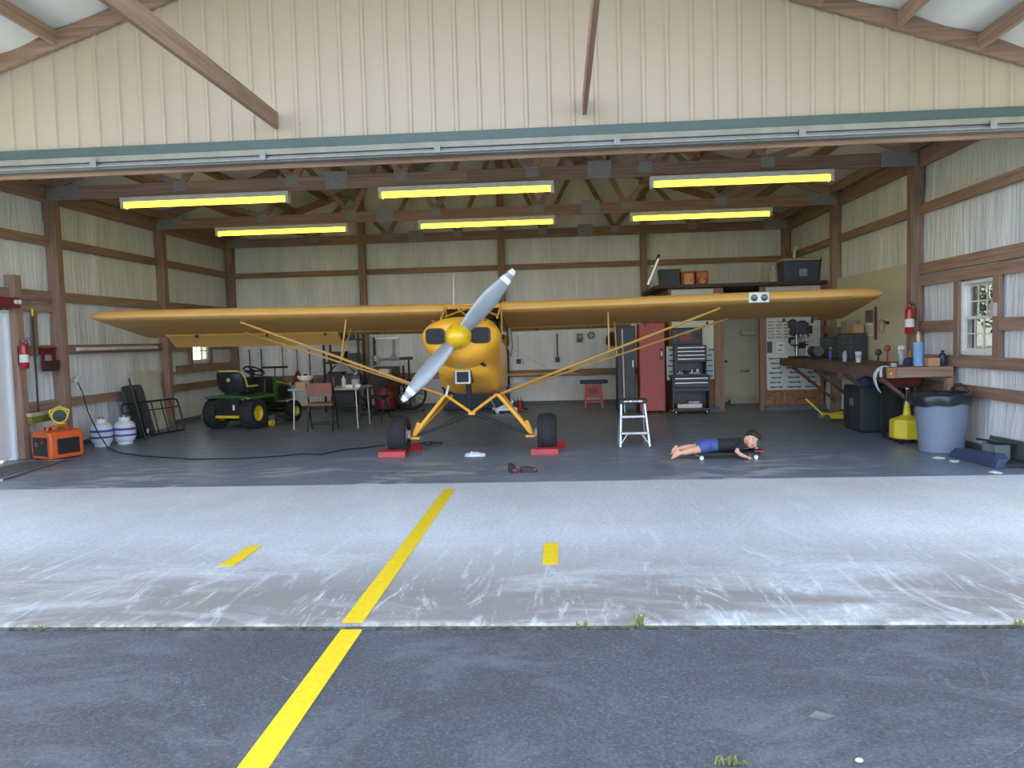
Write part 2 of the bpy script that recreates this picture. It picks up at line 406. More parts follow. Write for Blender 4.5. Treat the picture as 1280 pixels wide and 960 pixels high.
# ---- roof: outer sheet, insulation blankets, purlins
for nm, sx in (('ceiling', -1), ('ceiling', 1)):
    xe = 6.9
    mb = MB().prism([(0,5.93),(sx*xe,5.93-PIT*xe),(sx*xe,5.95-PIT*xe),(0,5.95)], 'y', 4.55, Y3+.45)
    c = struct(nm, mb, mat('roof_sheet', (150,150,146), .5))
    PXS = [.10,.82,1.55,2.28,3.01,3.74,4.47,5.20,5.93]
    RY = [4.62, 7.62, Y1, Y2, Y3]
    RM = mat('roof_insul', (226,228,226), .55, var=.04, scale=2, bump=.25, stretch=(1,.3,1), rgb2=(204,208,208))
    for k in range(4):
        us = span(0.0, 6.75, 72); vs = span(RY[k], RY[k+1], 18)
        def fn(u, v):
            t = ((u-.10) % .73)/.73
            sag = .05*sin(pi*t)*(.7+.6*noise.noise(Vector((u*1.3, v*.8, sx*4+k))))
            return (sx*u, v, roofz(u, 5.915) - sag - .008)
        part(c, 'insulation_panel', frame_panel(us, vs, [], fn), RM, smooth=True, ang=180)
        for x in PXS:
            z = roofz(x, 5.73)
            part(c, 'purlin', MB().bar((sx*x, RY[k]+.045, z+.085), (sx*x, RY[k+1]-.005, z+.085), .04, .14), wood('y'))

# ---- trusses
PLATE = mat('galvanised', (150,152,150), .55, .2, var=.1, scale=20)
WX = wood('x')
def make_truss(y, label, heel=True):
    t = thing('roof_truss', label, 'truss', (0, y, ZT), 0, 'roof trusses')
    t['kind'] = 'structure'
    th = .04
    for sx in (-1, 1):
        part(t, 'bottom_chord', MB().box(*sorted((sx*.001, sx*(W-.005))), -th, 0, 0, .185), WX)
        z0 = roofz(0, 5.72)-ZT
        part(t, 'top_chord', MB().prism([(sx*.001, z0),(sx*(W+.5), z0-PIT*(W+.5)),(sx*(W+.5), z0-PIT*(W+.5)+.16),(sx*.001, z0+.16)], 'y', -th, 0), WX)
        webs = [(.91,0.03),(.91,1.67),(2.44,1.67),(2.44,3.25),(4.07,3.25),(4.07,5.0)]
        for b, a in webs:
            part(t, 'web', MB().bar((sx*b, -th/2, .16), (sx*a, -th/2, roofz(a,5.74)-ZT), th*.98, .09, (0,1,0)) if False else
                 MB().bar((sx*(b+(.03 if a > b else -.03)), -th/2, .185), (sx*a, -th/2, roofz(a, 5.72)-ZT-.0), .09, th*.97, (0,1,0)), WX)
        for b in (.91, 2.44, 4.07):
            part(t, 'gusset_plate', MB().box(*sorted((sx*(b-.09), sx*(b+.09))), -th-.004, -th, .06, .20), PLATE)
        part(t, 'gusset_plate', MB().box(*sorted((sx*1.66, sx*1.98)), -th-.004, -th, -.0, .24), PLATE)
        part(t, 'gusset_plate', MB().prism([(sx*5.55,.0),(sx*6.02,.0),(sx*6.02,.17),(sx*5.55,.23)], 'y', -th-.004, -th), PLATE)
        for a in (1.67, 3.25):
            z = roofz(a, 5.72)-ZT
            part(t, 'gusset_plate', MB().box(*sorted((sx*(a-.13), sx*(a+.13))), -th-.004, -th, z-.02, z+.12), PLATE)
    return t
tr = make_truss(Y1, 'nearest wooden roof truss inside the hangar, carrying the front three lights')
def dup_truss(y, label): r = dup(tr, (0, y, ZT), None, label); return r
dup_truss(Y2, 'middle wooden roof truss of the hangar, carrying the rear three lights')
dup_truss(Y3-.15, 'rearmost wooden roof truss of the hangar, tight against the back wall')
dup_truss(Y0+.2, 'wooden roof truss just behind the beige front gable wall')

# ---- gable over the opening: ribbed sheets, trim, track header
gab = struct('wall_front', MB().prism([(-W-.3,3.5),(W+.3,3.5),(W+.3,5.86-PIT*(W+.3)),(0,5.86),(-W-.3,5.86-PIT*(W+.3))], 'y', Y0+.02, Y0+.04), SIDING)
RIB = .2286; off = -1.10 - 22*RIB
for k in range(14):
    x0 = off + k*4*RIB
    xs = []
    for r in range(4):
        xr = x0 + r*RIB
        xs += [(xr-.026, 0), (xr-.014, -.018), (xr+.014, -.018), (xr+.026, 0), (xr+.10, -.001), (xr+.12, -.001)]
    xs += [(x0+4*RIB-.0265, 0)]
    if x0 > W or x0+4*RIB < -W: continue
    vs_ = [(x, Y0+.012+d, 3.485) for x, d in xs] + [(x, Y0+.012+d, roofz(x, 5.86)) for x, d in xs]
    n_ = len(xs); o_ = part(gab, 'siding_sheet', MB().add(vs_, [(i, i+1, n_+i+1, n_+i) for i in range(n_-1)]), mat('gable_siding', (188,172,154), .45, var=.02, scale=1.5, objrand=.02))
    scr = MB()
    for r in range(4):
        xr = x0 + r*RIB + .012
        scr.lathe([(.008,-.006),(.006,0)], (xr+.015, Y0+.004, 3.64), 'y', 6)
    part(o_, 'screw_heads', scr, mat('screw', (190,172,142), .5))
GT = mat('green_trim', (74,94,92), .45, var=.05)
struct('trim_1', MB().box(-W-.4, W+.4, Y0-.03, Y0+.01, 3.395, 3.49), GT, bevel=.004)
struct('trim_2', MB().box(-W-.4, W+.4, Y0-.045, Y0+.01, 3.335, 3.393), mat('trim_cream', (150,148,138), .45), bevel=.004)
hd = struct('trim_3', MB().box(-W-.4, W+.4, Y0-.02, Y0+.10, 3.27, 3.333), mat('track_steel', (128,130,132), .45, .4, var=.1), bevel=.004)
part(hd, 'track_lip', MB().box(-W-.4, W+.4, Y0-.06, Y0-.022, 3.285, 3.30), PLATE)
for i in range(7):
    part(hd, 'track_bracket', MB().box(-5.2+i*1.75, -5.14+i*1.75, Y0-.075, Y0-.06, 3.28, 3.36), PLATE)
struct('trim_4', MB().box(-W-.4, W+.4, Y0+.11, Y0+.15, 3.235, 3.50), wood('x'))
# overhang rafters and outriggers
for y in (7.58, 4.60):
    for sx in (-1, 1):
        z0 = 5.72
        o_ = struct('overhang_rafter', MB().prism([(sx*.001, z0),(sx*6.8, z0-PIT*6.8),(sx*6.8, z0-PIT*6.8+.16),(sx*.001, z0+.16)], 'y', y, y+.04), WX)
for sx, nm in ((-1, 'left'), (1, 'right')):
    single('outrigger_beam', MB().box(-.02, .02, 0, 2.96, 0, .16), wood('y'), 'horizontal wooden beam jutting out from the gable, %s of the two' % nm, 'beam', (sx*1.525+.0, 4.66, 3.585), group='beams under the overhang')
for sx in (-1, 1):
    struct('overhang_column', MB().box(*sorted((sx*6.45, sx*6.6)), 4.6, 4.75, -.25, 3.55), wood('z'))

# ---- partition of the back-right room
PYF = 14.42
PAN = mat('peg_white', (214,220,212), .7, var=.03); OSB = mat('osb', (168,126,88), .8, var=.25, scale=22, rgb2=(120,84,56))
pt = struct('wall_room', MB().box(3.25, 4.24, PYF+.02, PYF+.10, 0, 2.28).box(4.90, W-.05, PYF+.02, PYF+.10, 0, 2.28), OSB)
part(pt, 'side_wall', MB().box(3.25, 3.33, PYF+.11, Y3-.16, 0, 2.28), OSB)
part(pt, 'alcove_wall', MB().box(4.19, 4.23, PYF+.11, 15.95, 0, 2.26), CREAM); part(pt, 'alcove_wall', MB().box(5.9, 5.94, PYF+.11, 15.95, 0, 2.26), CREAM)
part(pt, 'alcove_back', MB().box(4.24, 5.89, 15.90, 15.95, 0, 2.26), CREAM)
part(pt, 'alcove_skirting', MB().box(4.24, 5.89, 15.885, 15.899, 0, .16), mat('skirt', (206,200,178), .6))
part(pt, 'door_post', MB().box(4.07, 4.24, PYF-.03, PYF+.015, 0, 2.26), wood('z')); part(pt, 'door_post', MB().box(4.89, 5.0, PYF-.03, PYF+.015, 0, 2.26), wood('z'))
part(pt, 'curb', MB().box(3.95, 4.14, PYF-.12, PYF+.01, 0, .09), mat('curb', (104,110,116), .7)); part(pt, 'curb', MB().box(4.96, W-.05, PYF-.12, PYF+.01, 0, .09), mat('curb', (104,110,116), .7))
part(pt, 'pegboard', MB().box(3.3, 4.06, PYF-.012, PYF+.015, .80, 2.26), PAN)
part(pt, 'pegboard', MB().box(5.01, 5.98, PYF-.012, PYF+.015, .42, 2.26), mat('peg_white2', (206,210,208), .7, var=.05, scale=10))
lf = struct('loft_deck', MB().box(3.0, W-.02, PYF-.1, Y3-.1, 2.29, 2.35), mat('loft_edge', (74,66,66), .8, var=.1), bevel=.003)

# ---- windows and doors
def screen_mat():
    m = bpy.data.materials.new('insect_screen'); m.use_nodes = True; n = m.node_tree; n.nodes.clear(); o = n.nodes.new('ShaderNodeOutputMaterial')
    mx = n.nodes.new('ShaderNodeMixShader'); t = n.nodes.new('ShaderNodeBsdfTransparent'); d = n.nodes.new('ShaderNodeBsdfDiffuse'); d.inputs[0].default_value = srgb(92,94,90)
    mx.inputs[0].default_value = .62; n.links.new(t.outputs[0], mx.inputs[1]); n.links.new(d.outputs[0], mx.inputs[2]); n.links.new(mx.outputs[0], o.inputs[0]); return m
def window(name, x, sx, y0, y1, z0, z1, screen=None):
    f = MB(); t = .045; xa, xb = sorted((x-sx*.02, x+sx*.10))
    f.box(xa, xb, y0, y0+t, z0, z1).box(xa, xb, y1-t, y1, z0, z1).box(xa, xb, y0+t, y1-t, z0, z0+t).box(xa, xb, y0+t, y1-t, z1-t*.8, z1)
    wdw = struct(name, f, WHITE, bevel=.003)
    zm = (z0+z1)/2
    for (a, b, dx) in ((z0+t, zm+.012, .0), (zm-.012, z1-t*.8, .035)):
        xs = x+sx*(.012+dx); s_ = MB(); q = .03
        ya, yb = y0+t, y1-t; m0, m1 = xs-.014, xs+.014
        s_.box(m0, m1, ya, ya+q, a, b).box(m0, m1, yb-q, yb, a, b).box(m0, m1, ya+q, yb-q, a, a+q).box(m0, m1, ya+q, yb-q, b-q, b)
        sash = part(wdw, 'sash', s_, WHITE)
        iw = (yb-ya-2*q); mu = .016
        for i in (1, 2): part(sash, 'muntin', MB().box(m0+.006, m1-.006, ya+q+iw*i/3-mu/2, ya+q+iw*i/3+mu/2, a+q, b-q), WHITE)
        zc = (a+b)/2; part(sash, 'muntin', MB().box(m0+.007, m1-.007, ya+q, yb-q, zc-mu/2, zc+mu/2), WHITE)
        for i in range(3):
            for (za, zb) in ((a+q, zc-mu/2), (zc+mu/2, b-q)):
                part(sash, 'pane', MB().box(xs-.002, xs+.002, ya+q+iw*i/3+mu*.5, ya+q+iw*(i+1)/3-mu*.5, za, zb), glass_mat())
    if screen: part(wdw, 'insect_screen', MB().box(x+sx*.085-.001, x+sx*.085+.001, y0+t, y1-t, z0+t, z1-t*.8), screen)
    return wdw
window('window_1', -W, -1, 14.87, 15.60, 1.12, 2.0)
window('window_2', W, 1, 8.93, 9.66, 1.11, 1.98, screen_mat())
DW = mat('door_white', (224,228,232), .5, var=.02)
kp = PY(908, 452, 15.84)
part(pt, 'inner_knob', MB().lathe([(.03,.0),(.012,-.01),(.012,-.03),(.028,-.045),(.02,-.06)], (kp.x, 15.898, kp.z), 'y', 14), mat('dark_metal', (0,0,0)), smooth=True)
d1 = struct('door_1', MB().box(-W-.06, -W-.02, 8.97, 9.77, .02, 1.95), DW, bevel=.004)
part(d1, 'door_frame', MB().box(-W-.08, -W+.03, 9.78, 9.825, 0, 2.0).box(-W-.08, -W+.03, 8.925, 8.965, 0, 2.0).box(-W-.08, -W+.03, 8.965, 9.78, 1.955, 2.0), DW, bevel=.003)
part(d1, 'door_panel', MB().box(-W-.02, -W-.012, 9.07, 9.66, 1.05, 1.85), DW, bevel=.003); part(d1, 'door_panel', MB().box(-W-.02, -W-.012, 9.07, 9.66, .2, .92), DW, bevel=.003)
part(d1, 'knob', MB().lathe([(.02,0),(.012,.02),(.03,.04),(.03,.06),(.0,.07)], (-W-.02, 9.05, .98), 'x', 14), STEEL, smooth=True)
# ------------------------------------------------------------------ the aeroplane (local: x right, -y towards the camera, origin below the axle)
ap = thing('airplane', 'yellow high-wing tailwheel aeroplane with a grey two-blade propeller, nose towards the camera', 'airplane', (.09, 9.75, 0))
def ring(y, hw, zt, zb, n=32, e=2.6, wb=None):
    # super-ellipse section; wb = half width factor at the bottom
    out = []; zc = (zt+zb)/2; hh = (zt-zb)/2
    for j in range(n):
        a = 2*pi*j/n; c, s = cos(a), sin(a)
        x = hw*math.copysign(abs(c)**(2/e), c); z = hh*math.copysign(abs(s)**(2/e), s)
        k = 1.0 if wb is None else wb + (1-wb)*min(1, max(0, (z/hh+1)/1.15))
        out.append((x*k, y, zc+z))
    return out
cowl = MB().loft([ring(-1.135,.20,1.60,1.34,32,2.2), ring(-1.13,.31,1.625,1.28,32,2.3,.75), ring(-1.10,.375,1.655,1.235,32,2.3,.72), ring(-1.04,.425,1.685,1.19,32,2.4,.72),
                  ring(-.92,.46,1.705,1.14,32,2.4,.72), ring(-.74,.468,1.715,1.09,32,2.5,.74), ring(-.52,.455,1.722,1.02,32,2.6,.78), ring(-.30,.43,1.73,.95,32,2.8,.82)])
part(ap, 'cowling', cowl, YEL, smooth=True, ang=60)
fus = MB().loft([ring(-.31,.425,1.728,.955,32,2.8,.82), ring(-.1,.40,1.73,.86,32,3.2,.88), ring(.06,.38,1.60,.77,32,4.5,.95), ring(.4,.375,1.52,.72,32,5,.97), ring(1.3,.365,1.45,.66,32,5),
                 ring(2.0,.33,1.42,.60,32,5), ring(3.2,.24,1.18,.54,32,4), ring(4.4,.13,.96,.50,32,3), ring(5.35,.05,.82,.48,32,2.5)])
fo = part(ap, 'fuselage', fus, YEL, smooth=True, ang=50)
# cabin: roof, window glass, tubes
cabr = MB().loft([[(x, .50, z) for x, z in ((-.37,1.86),(-.36,1.91),(0,1.925),(.36,1.91),(.37,1.86))], [(x, 1.5, z) for x, z in ((-.36,1.74),(-.35,1.80),(0,1.82),(.35,1.80),(.36,1.74))],
                  [(x, 2.1, z) for x, z in ((-.33,1.42),(-.32,1.56),(0,1.62),(.32,1.56),(.33,1.42))], [(x, 3.3, z) for x, z in ((-.2,1.12),(-.19,1.2),(0,1.24),(.19,1.2),(.2,1.12))]])
part(ap, 'cabin_roof', cabr, YEL, smooth=True)
CG = MATS.get('cabin_glass') or glass_mat()
ws = MB().loft([[(-.35,-.04,1.715),(-.2,-.12,1.74),(0,-.14,1.745),(.2,-.12,1.74),(.35,-.04,1.715)], [(-.36,.47,1.885),(-.2,.44,1.90),(0,.43,1.905),(.2,.44,1.90),(.36,.47,1.885)]], closed=False, caps=False)
wso = part(ap, 'windshield', ws, glass_mat(), smooth=True)
fr = MB()
for a, b in (((-.36,-.04,1.71),(-.37,.5,1.90)), ((.36,-.04,1.71),(.37,.5,1.90)), ((-.37,.49,1.905),(.37,.49,1.905)), ((-.34,.2,1.75),(0.02,.62,1.90)), ((.34,.2,1.75),(-.02,.62,1.90)),
             ((-.37,.5,1.9),(-.37,.5,1.5)), ((.37,.5,1.9),(.37,.5,1.5)), ((-.26,.55,1.90),(-.05,.30,1.74)), ((.26,.55,1.90),(.05,.30,1.74))):
    fr.cyl(a, b, .013, n=8)
part(wso, 'cabin_tubes', fr, YEL, smooth=True)
for sx in (-1, 1):
    sw = part(ap, 'side_window', MB().prism([(.10,1.60),(.5,1.86),(1.4,1.76),(1.4,1.48),(.4,1.52)], 'x', sx*.372-.003, sx*.372+.003), mat('dark_glass', (52,60,64), .12, spec=.7))
part(ap, 'cabin_liner', MB().box(-.34, .34, 1.42, 1.44, 1.44, 1.75), mat('cabin_dark', (62,54,48), .8))
part(ap, 'instrument_panel', MB().prism([(-.33,1.50),(.33,1.50),(.33,1.66),(.2,1.72),(-.2,1.72),(-.33,1.66)], 'y', .12, .14), BLACK)
# cowl intakes, spinner, propeller
DK = mat('intake_dark', (24,26,28), .7)
for sx in (-1, 1):
    def rr(y, hw, hh, n=20, e=4.5):
        o = []
        for j in range(n):
            a = 2*pi*j/n; c, s = cos(a), sin(a)
            o.append((sx*.258+hw*math.copysign(abs(c)**(2/e), c), y + (abs(sx*.258+hw*c) - .24)*.10, 1.492+hh*math.copysign(abs(s)**(2/e), s)))
        return o
    it = part(ap, 'air_intake', MB().loft([rr(-1.02,.112,.092), rr(-1.152,.112,.092), rr(-1.156,.098,.080), rr(-1.14,.092,.074)], caps=False), mat('cowl_rim', (60,52,40), .5), smooth=True)
    part(it, 'intake_shade_plug', MB().loft([rr(-1.140,.093,.075), rr(-1.147,.096,.078)]), DK)  # no real hole: dark plug whose colour stands in for the shaded opening
YSP = mat('spinner_yellow', (226,186,24), .3, var=.05, coat=.3)
part(ap, 'spinner', MB().lathe([(.148,-1.14),(.148,-1.19),(.14,-1.25),(.12,-1.32),(.09,-1.38),(.045,-1.415),(.005,-1.425)], (.01,0,1.488), 'y', 32), YSP, smooth=True)
PG = mat('prop_grey', (150,156,162), .35, .25, var=.05)
def blade(sgn, r0, r1, n=14, infl=0.0):
    rings = []
    for i in range(n+1):
        r = r0 + (r1-r0)*i/n; t = r/.96
        ch = .060 + .046*sin(pi*min(1, t*1.05)) - .022*max(0, t-.6)/.4 + infl
        if t > .975: ch *= .80
        tw = radians(38 - 24*t); th = .030*(1-.75*t) + .006 + infl
        rg = []
        for j in range(12):
            a = 2*pi*j/12; p = ch*cos(a); q = th*sin(a)
            u = p*cos(tw) - q*sin(tw)*0; yv = p*sin(tw)*sgn*0 + p*sin(tw) + q
            rg.append((u, yv, r))
        rings.append(rg)
    return MB().loft(rings)
pang = math.atan2(.63, .69)     # blade pointing up and to the right
pr = part(ap, 'propeller', MB().lathe([(.07,-.04),(.07,.04)], (0,0,0), 'y', 20), PG, smooth=True)
pr.location = (.01, -1.215, 1.488)
for sgn, rot in ((1, pang), (-1, pang+pi)):
    m4 = Matrix.Rotation(rot, 4, 'Y')
    bl = part(pr, 'blade', blade(sgn, .05, .96).xf(m4), PG, smooth=True, ang=60)
    WT = mat('prop_white', (236,236,232), .4)
    part(pr, 'tip_band', blade(sgn, .905, .962, 3, .0015).xf(m4), WT, smooth=True, ang=60); part(pr, 'tip_band', blade(sgn, .79, .85, 3, .0015).xf(m4), WT, smooth=True, ang=60)
# air box under the nose, exhaust, sump
ab = part(ap, 'air_box', MB().box(-.10, .10, -.80, -.45, .925, 1.09), DARK, bevel=.008)
part(ab, 'filter_frame', MB().box(-.09,.09,-.83,-.80,.93,.95).box(-.09,.09,-.83,-.80,1.07,1.09).box(-.09,-.07,-.83,-.80,.95,1.07).box(.07,.09,-.83,-.80,.95,1.07), mat('silver_frame', (190,190,182), .4))
part(ab, 'filter', MB().box(-.069,.069,-.822,-.805,.951,1.069), mat('filter_dark', (50,54,58), .9, scale=80, var=.3))
part(ap, 'drain_pipe', MB().cyl((.05,-.70,.93),(.05,-.66,.80), .035, n=12).cyl((.05,-.66,.80),(.05,-.65,.66), .008, n=8), DARK, smooth=True)
part(ap, 'vent_tube', MB().cyl((-.20,-.6,.90),(-.235,-.62,.78), .014, n=8), WHITE, smooth=True)
part(ap, 'exhaust_pipe', MB().cyl((.23,-.82,1.16),(.27,-.90,1.145), .022, n=12), DK, smooth=True)
part(ap, 'lower_cowl', MB().loft([ring(-.80,.27,1.16,1.09,24,2.6), ring(-.66,.31,1.2,.985,24,3.0), ring(-.3,.36,1.2,.85,24,3.4), ring(0,.365,1.1,.775,24,4)]), YEL, smooth=True, ang=60)
for k, (sx, z) in enumerate(((-1, 1.62), (1, 1.62))):
    part(ap, 'cowl_latch', MB().ball((sx*.30, -.98, z+.045), (.018,.018,.012), 8, 6), STEEL, smooth=True)
# landing gear
for sx in (-1, 1):
    lg = MB().loft([[(sx*(x+dx), y+dy, z) for dx, dy in ((-.03,-.035),(.03,-.035),(.03,.035),(-.03,.035))] for x, y, z in ((.33,.0,.75),(.60,.0,.43),(.76,.0,.225))])
    g = part(ap, 'gear_leg', lg, YEL, bevel=.012)
    part(g, 'gear_fairing', MB().add([(sx*.34,.03,.745),(sx*.745,.03,.245),(sx*.745,.05,.245),(sx*.345,.62,.68)], [(0,1,2,3),(3,2,1,0)]), YEL)
    part(g, 'rear_tube', MB().cyl((sx*.345,.64,.69),(sx*.75,.05,.24), .022, n=10), YEL, smooth=True)
    part(g, 'axle_bracket', MB().box(*sorted((sx*.68, sx*.80)), -.05, .05, .185, .215).cyl((sx*.69,-.01,.40),(sx*.755,-.01,.25), .028, n=10), YEL, bevel=.006)
    part(g, 'cabane_strut', MB().cyl((sx*.33,-.02,.745),(sx*.02,-.03,.525), .020, n=10), YEL, smooth=True)
    part(g, 'shock_strut', MB().cyl((sx*.03,-.0,.50),(sx*.40,.0,.345), .022, n=10).cyl((sx*.40,.0,.345),(sx*.73,.0,.225), .016, n=10), DARK, smooth=True)
    wh = part(ap, 'wheel', MB().lathe([(.115,-.10),(.17,-.122),(.215,-.115),(.236,-.085),(.243,-.03),(.243,.03),(.236,.085),(.215,.115),(.17,.122),(.115,.10)], (sx*.955, 0, .243), 'x', 36, caps=False), RUBBER, smooth=True, ang=60)
    gr = MB()
    for q in (-.06,-.02,.02,.06): gr.torus((sx*.955+q, 0, .243), .243, .004, 'x', 36, 6)
    part(wh, 'tread', gr, RUBBER, smooth=True)
    part(wh, 'hub', MB().lathe([(.001,-.09),(.04,-.10),(.05,-.085),(.114,-.09),(.114,.09),(.05,.085),(.04,.10),(.001,.09)], (sx*.955, 0, .243), 'x', 24), mat('hub_grey', (190,188,180), .4, .3), smooth=True)
    part(wh, 'brake', MB().cyl((sx*.80,0,.243),(sx*.86,0,.243), .06, n=16).box(*sorted((sx*.80, sx*.83)), -.075, -.055, .21, .265), mat('brake_grey', (170,170,166), .4), bevel=.003)
part(ap, 'cabane_joint', MB().box(-.045,.045,-.06,.03,.485,.53), YEL, bevel=.01)
# wings
INC = radians(11.2); LEY, LEZ, CH = .49, 1.865, 1.60
AF = [(1,.0),(.9,.02),(.7,.052),(.5,.078),(.3,.09),(.15,.08),(.07,.06),(.025,.038),(.005,.017),(0,0),(.006,-.018),(.03,-.030),(.08,-.036),(.2,-.036),(.4,-.030),(.6,-.022),(.8,-.012),(.9,-.006),(1,-.002)]
def afring(x, c0, c1, le_in=0.0, zs=1.0):
    # wing section at spanwise x from chord fraction c0 to c1
    up = []; lo = []
    def tl(c):
        import bisect
        u = [(a, b) for a, b in AF[:10]][::-1]; l = AF[9:]
        def ip(L):
            for i in range(len(L)-1):
                if L[i][0] <= c <= L[i+1][0]:
                    t = (c-L[i][0])/max(1e-9, L[i+1][0]-L[i][0]); return L[i][1] + t*(L[i+1][1]-L[i][1])
            return L[-1][1]
        return ip(u), ip(l)
    K = 16
    cs = [c0 + (c1-c0)*(1-cos(pi*k/K))/2 if c0 == 0 else c0+(c1-c0)*k/K for k in range(K+1)]
    if c0 == 0: cs = [c1*(k/K)**1.7 for k in range(K+1)]
    for c in cs: a, b = tl(c); up.append((c, a)); lo.append((c, b))
    pts = up[::-1] + lo[1:]
    return [wing_pt(x, c, t, le_in, zs) for c, t in pts]
def wing_pt(x, c, t, le_in=0.0, zs=1.0):
    ax = abs(x)
    cc = le_in + c*(1-2*le_in) if le_in else c
    yy = cc*CH; zz = t*CH*zs
    return (x, LEY + yy*cos(INC) + zz*sin(INC), LEZ + .010*(ax-.37) - yy*sin(INC) + zz*cos(INC))
for sx in (-1, 1):
    wmain = MB().loft([afring(sx*x, 0, .775) for x in (.375, 1.5, 3.0, 4.3, 4.93)])
    wg = part(ap, 'wing', wmain, FAB, smooth=True, ang=40)
    tip = MB().loft([afring(sx*4.932, 0, 1)] + [afring(sx*x, 0, 1, li, zs) for x, li, zs in ((5.12,.002,.97),(5.24,.008,.86),(5.31,.02,.62),(5.335,.035,.35),(5.345,.05,.1))])
    part(wg, 'wing_tip', tip, FAB, smooth=True, ang=40)
    part(wg, 'flap', MB().loft([afring(sx*x, .79, 1) for x in (.40, 1.3, 2.2)]), FAB, smooth=True)
    ail = MB().loft([afring(sx*x, .79, 1) for x in (2.22, 3.2, 4.2, 4.90)])
    # droop the left aileron, lift the right one
    hp = Vector(wing_pt(sx*2.3, .78, -.012)); ang_ = radians(-26 if sx < 0 else 17)
    ail.xf(Matrix.Translation(hp) @ Matrix.Rotation(ang_, 4, 'X') @ Matrix.Translation(-hp))
    al = part(wg, 'aileron', ail, FAB, smooth=True)
    for x in (.8, 1.6, 2.4, 3.3, 4.4):
        p = Vector(wing_pt(sx*x, .77, -.03)); part(wg, 'hinge', MB().box(p.x-.012, p.x+.012, p.y-.02, p.y+.04, p.z-.035, p.z+.01), DARK)
    # ribs seen as faint tapes under the fabric
    rt = MB()
    for i in range(13):
        x = sx*(.7+i*.34)
        a = [wing_pt(x+dx, c, t) for dx in (-.012,.012) for c, t in ((.10,-.0372),(.3,-.0342),(.5,-.0270),(.74,-.0166))]
        rt.add(a, [(0,1,5,4),(1,2,6,5),(2,3,7,6)])
    part(wg, 'rib_tapes', rt, FAB)
    # struts
    fa = Vector(wing_pt(sx*3.28, .17, -.045)); ra = Vector(wing_pt(sx*3.55, .66, -.03)); root = Vector((sx*.37, .02, .745)); root2 = Vector((sx*.37, .10, .735))
    def strut(nm, a, b, w_):
        d = (Vector(b)-Vector(a)).normalized(); n1 = Vector((0,1,0)); n1 = (n1-d*n1.dot(d)).normalized(); n2 = d.cross(n1)
        rg = [[Vector(p)+n1*(w_*cos(2*pi*j/12))+n2*(w_*.42*sin(2*pi*j/12)) for j in range(12)] for p in (a, b)]
        return part(ap, nm, MB().loft(rg), FAB, smooth=True)
    s1 = strut('wing_strut', root, fa, .042); s2 = strut('wing_strut', root2, ra, .034)
    part(s1, 'strut_fork', MB().ball(fa, (.03,.03,.02), 8, 6), STEEL, smooth=True)
    t1 = .485
    j1 = root.lerp(fa, t1); j2 = root2.lerp(ra, t1)
    u1 = Vector(wing_pt(j1.x+sx*.02, .17, -.04)); u2 = Vector(wing_pt(j2.x+sx*.02, .62, -.025))
    part(ap, 'jury_strut', MB().cyl(j1, u1, .011, n=8), FAB, smooth=True); part(ap, 'jury_strut', MB().cyl(j2, u2, .011, n=8), FAB, smooth=True)
    part(ap, 'jury_strut', MB().cyl(j1, j2, .010, n=8), FAB, smooth=True)
# landing light in the right wing's leading edge, aerial, pitot
p = Vector(wing_pt(3.74, 0, 0)); 
ll = part(ap, 'landing_light', MB().box(p.x-.13, p.x+.13, p.y-.022, p.y+.05, p.z-.075, p.z+.06), WHITE, bevel=.015)
for dx in (-.065, .065):
    part(ll, 'lens', MB().lathe([(.045,-.004),(.04,-.012),(.03,-.014)], (p.x+dx, p.y-.022, p.z-.01), 'y', 16), mat('lens_dark', (70,72,76), .1, .6), smooth=True)
    part(ll, 'bulb', MB().ball((p.x+dx, p.y-.038, p.z-.01), .014, 8, 6), STEEL, smooth=True)
part(ap, 'aerial', MB().cyl((-.34,1.05,1.86),(-.33,1.05,2.36), .010, .006, n=8), WHITE, smooth=True)
# tail
for sx in (-1, 1):
    st = part(ap, 'stabilizer', MB().prism([(sx*.04,4.75),(sx*.5,4.85),(sx*1.2,5.15),(sx*1.42,5.35),(sx*1.42,5.42),(sx*.04,5.42)], 'z', .735, .765), FAB, bevel=.012)
    part(ap, 'elevator', MB().prism([(sx*.1,5.43),(sx*1.42,5.43),(sx*1.50,5.55),(sx*1.35,5.85),(sx*.7,5.95),(sx*.1,5.8)], 'z', .705, .735), FAB, bevel=.01)
    part(ap, 'tail_wire', MB().cyl((sx*.03,5.35,1.35),(sx*1.0,5.30,.77), .004, n=6).cyl((sx*.05,5.35,.52),(sx*1.0,5.30,.735), .004, n=6), STEEL)
part(ap, 'fin', MB().prism([(4.6,.82),(5.0,1.1),(5.3,1.42),(5.42,1.45),(5.42,.6),(4.6,.7)], 'x', -.02, .02), FAB, bevel=.01)
part(ap, 'rudder', MB().prism([(5.43,.5),(5.43,1.47),(5.6,1.52),(5.85,1.25),(5.92,.9),(5.8,.5)], 'x', -.02, .02), FAB, bevel=.01)
tw = part(ap, 'tail_wheel', MB().lathe([(.04,-.035),(.09,-.035),(.10,-.02),(.10,.02),(.09,.035),(.04,.035)], (0,5.62,.10), 'x', 20), RUBBER, smooth=True)
part(ap, 'tail_spring', MB().tube([(0,5.2,.5),(0,5.4,.4),(0,5.58,.24),(0,5.62,.12)], .018, 8), STEEL, smooth=True)

